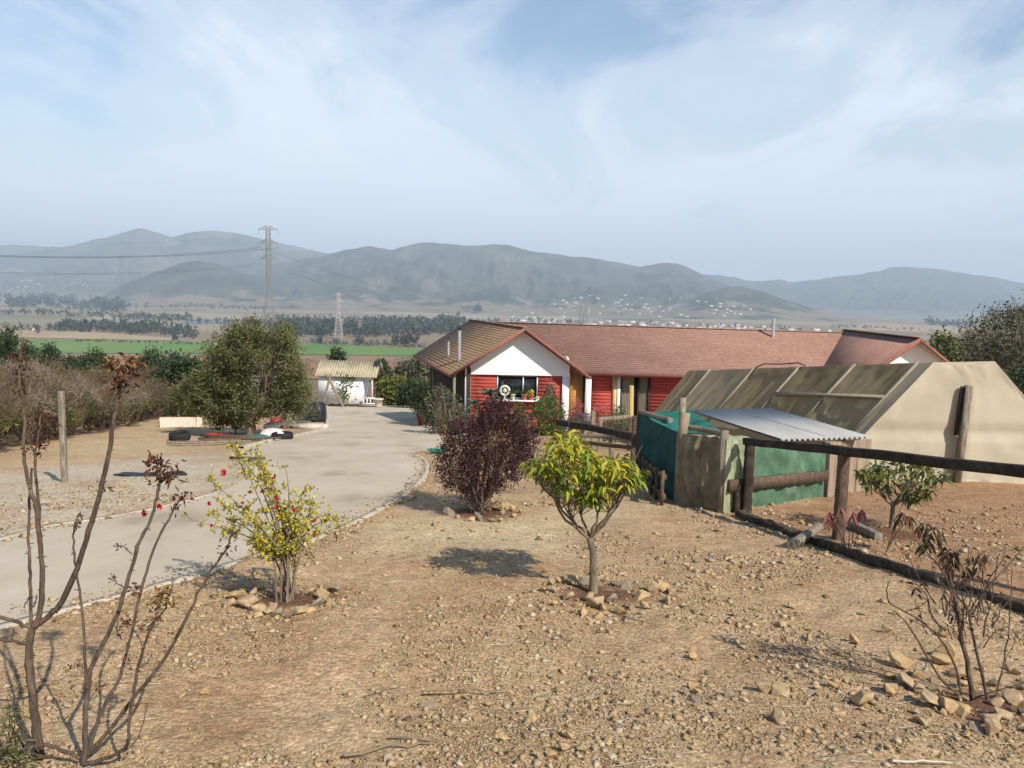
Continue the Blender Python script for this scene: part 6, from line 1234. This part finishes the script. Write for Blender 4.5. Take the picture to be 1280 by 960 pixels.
spots += [(41, 413, 'white long shed alone beside the stubble field at left', None), (55, 377, 'white building among the trees of the far left plain', None), (268, 432, 'white flat-roofed hut at the edge of the green field', None)]
for px, py, lab, grp in spots:
    g = GF(px, py)
    if g is None: continue
    k = int(R.integers(0, 3)); rz = R.uniform(-.4, .4)
    if used[k] == 0: o = hp[k]; o.location = g; o.rotation_euler = (0, 0, rz); used[k] = 1; o['label'] = lab; o['group'] = grp or 'x'
    else: o = dup(hp[k], g, rz, 1. if grp else .6, lab, grp)
    if grp is None and 'group' in o: del o['group']
# pylons and wires
m_steel = MAT('pylon_steel', [(.20, .20, .19), (.30, .30, .29)], ns=.5, rough=.6, metal=.3); m_rw = MAT('red_and_white_steel', [(.36, .29, .27), (.5, .47, .45)], ns=.06, rough=.7, stretch=(.01, .01, 1))
def pylon(label, px, pyt, Y, arms, wtop, wbase, r, mat, name='lattice_pylon', pyb=None):
    top = P(px, pyt, Y); gz_p = float(H(top[0], Y)); b = A(top[0], Y, gz_p); hh = top[2]-gz_p; o = empty(name, b, label, 'pylon'); m = MB(); nlev = 13; zs_ = hh*(1-(1-np.linspace(0, 1, nlev))**1.25)*.999; ws_ = np.interp(zs_/hh, [0, .62, 1], [wbase, wtop*1.3, wtop])/2
    cor = np.array([(-1, -1), (1, -1), (1, 1), (-1, 1)])
    ring = [b+np.column_stack([cor*w, np.full(4, z)]) for w, z in zip(ws_, zs_)]
    for i in range(nlev-1):
        for k in range(4):
            q = (k+1) % 4; m.sticks([ring[i][k], ring[i][k], ring[i][q], ring[i+1][k]], [ring[i+1][k], ring[i+1][q], ring[i+1][k], ring[i+1][q]], [r*1.5, r, r, r], [r*1.5, r, r, r], 4)
    m.build('lattice_tower', mat, o); ends = []
    for f, w in arms:
        z = hh*f; c = b+up*z; m = MB(); wt = np.interp(f, [0, .62, 1], [wbase, wtop*1.3, wtop])/2
        for sgn in (-1, 1):
            e = c+A(sgn*w, 0, 0)
            for dy in (-wt, wt):
                m.sticks([c+A(sgn*wt, dy, 0), c+A(sgn*wt, dy, hh*.025), c+A(sgn*(wt+w)/2, dy/2, 0)], [e, e, c+A(sgn*wt, dy, hh*.025)], r, r, 4)
            m.sticks([e], [e-up*hh*.03], r*1.2, r*1.2, 4); ends.append(e-up*hh*.03)
        m.build('cross_arm', mat, o)
    return ends
e1 = pylon('tall grey lattice pylon rising behind the big tree at left', 335, 284, 300, [(.985, 3.6), (.90, 3.4), (.80, 3.6)], 1.3, 8, .055, m_steel)
pylon('red and white lattice pylon in the plain left of the farmhouse roof', 423, 366, 1200, [(.95, 6), (.82, 8), (.70, 6)], 3, 12, .22, m_rw)
pylon('small pale pylon with wide arms right of the red and white one', 450, 400, 1300, [(.95, 10), (.8, 7)], 3, 11, .25, m_steel); pylon('small pale pylon close beside the red and white one', 427.5, 399, 1400, [(.95, 6), (.8, 6)], 3, 10, .22, m_rw)
pylon('faint grey pylon before the town above the farmhouse ridge', 733, 374, 2300, [(.95, 14), (.82, 14), (.7, 14)], 5, 16, .3, m_steel); pylon('faint twin pylon just left of the one before the town', 727, 377, 2400, [(.95, 12), (.8, 12)], 5, 16, .3, m_steel)
def wire(a, b, sag, r, lab):
    s = np.linspace(0, 1, 30)[:, None]; p = a*(1-s)+b*s-up*(4*sag*s*(1-s)); m = MB(); m.tube(p, r, 4, tint=.5); tag(m.build('power_line', m_dark, base=a), lab, 'wire', 'wires of the tall pylon')
for i_, (e, tgt, r_) in enumerate(((e1[2], P(-60, 317, 210), .05), (e1[3], P(-60, 318.5, 214), .05), (e1[4], P(-60, 338, 205), .022), (e1[5], P(-60, 340, 209), .022), (e1[0], P(-60, 300, 208), .012))): wire(e, tgt, 2., r_, 'dark power line running from the tall pylon to the left edge')
for e, tgt in ((e1[4], P(640, 392, 900)), (e1[2], P(640, 385, 950)), (e1[5], P(560, 396, 900))): wire(e, tgt, 9., .03, 'faint power line sagging from the tall pylon to the right')
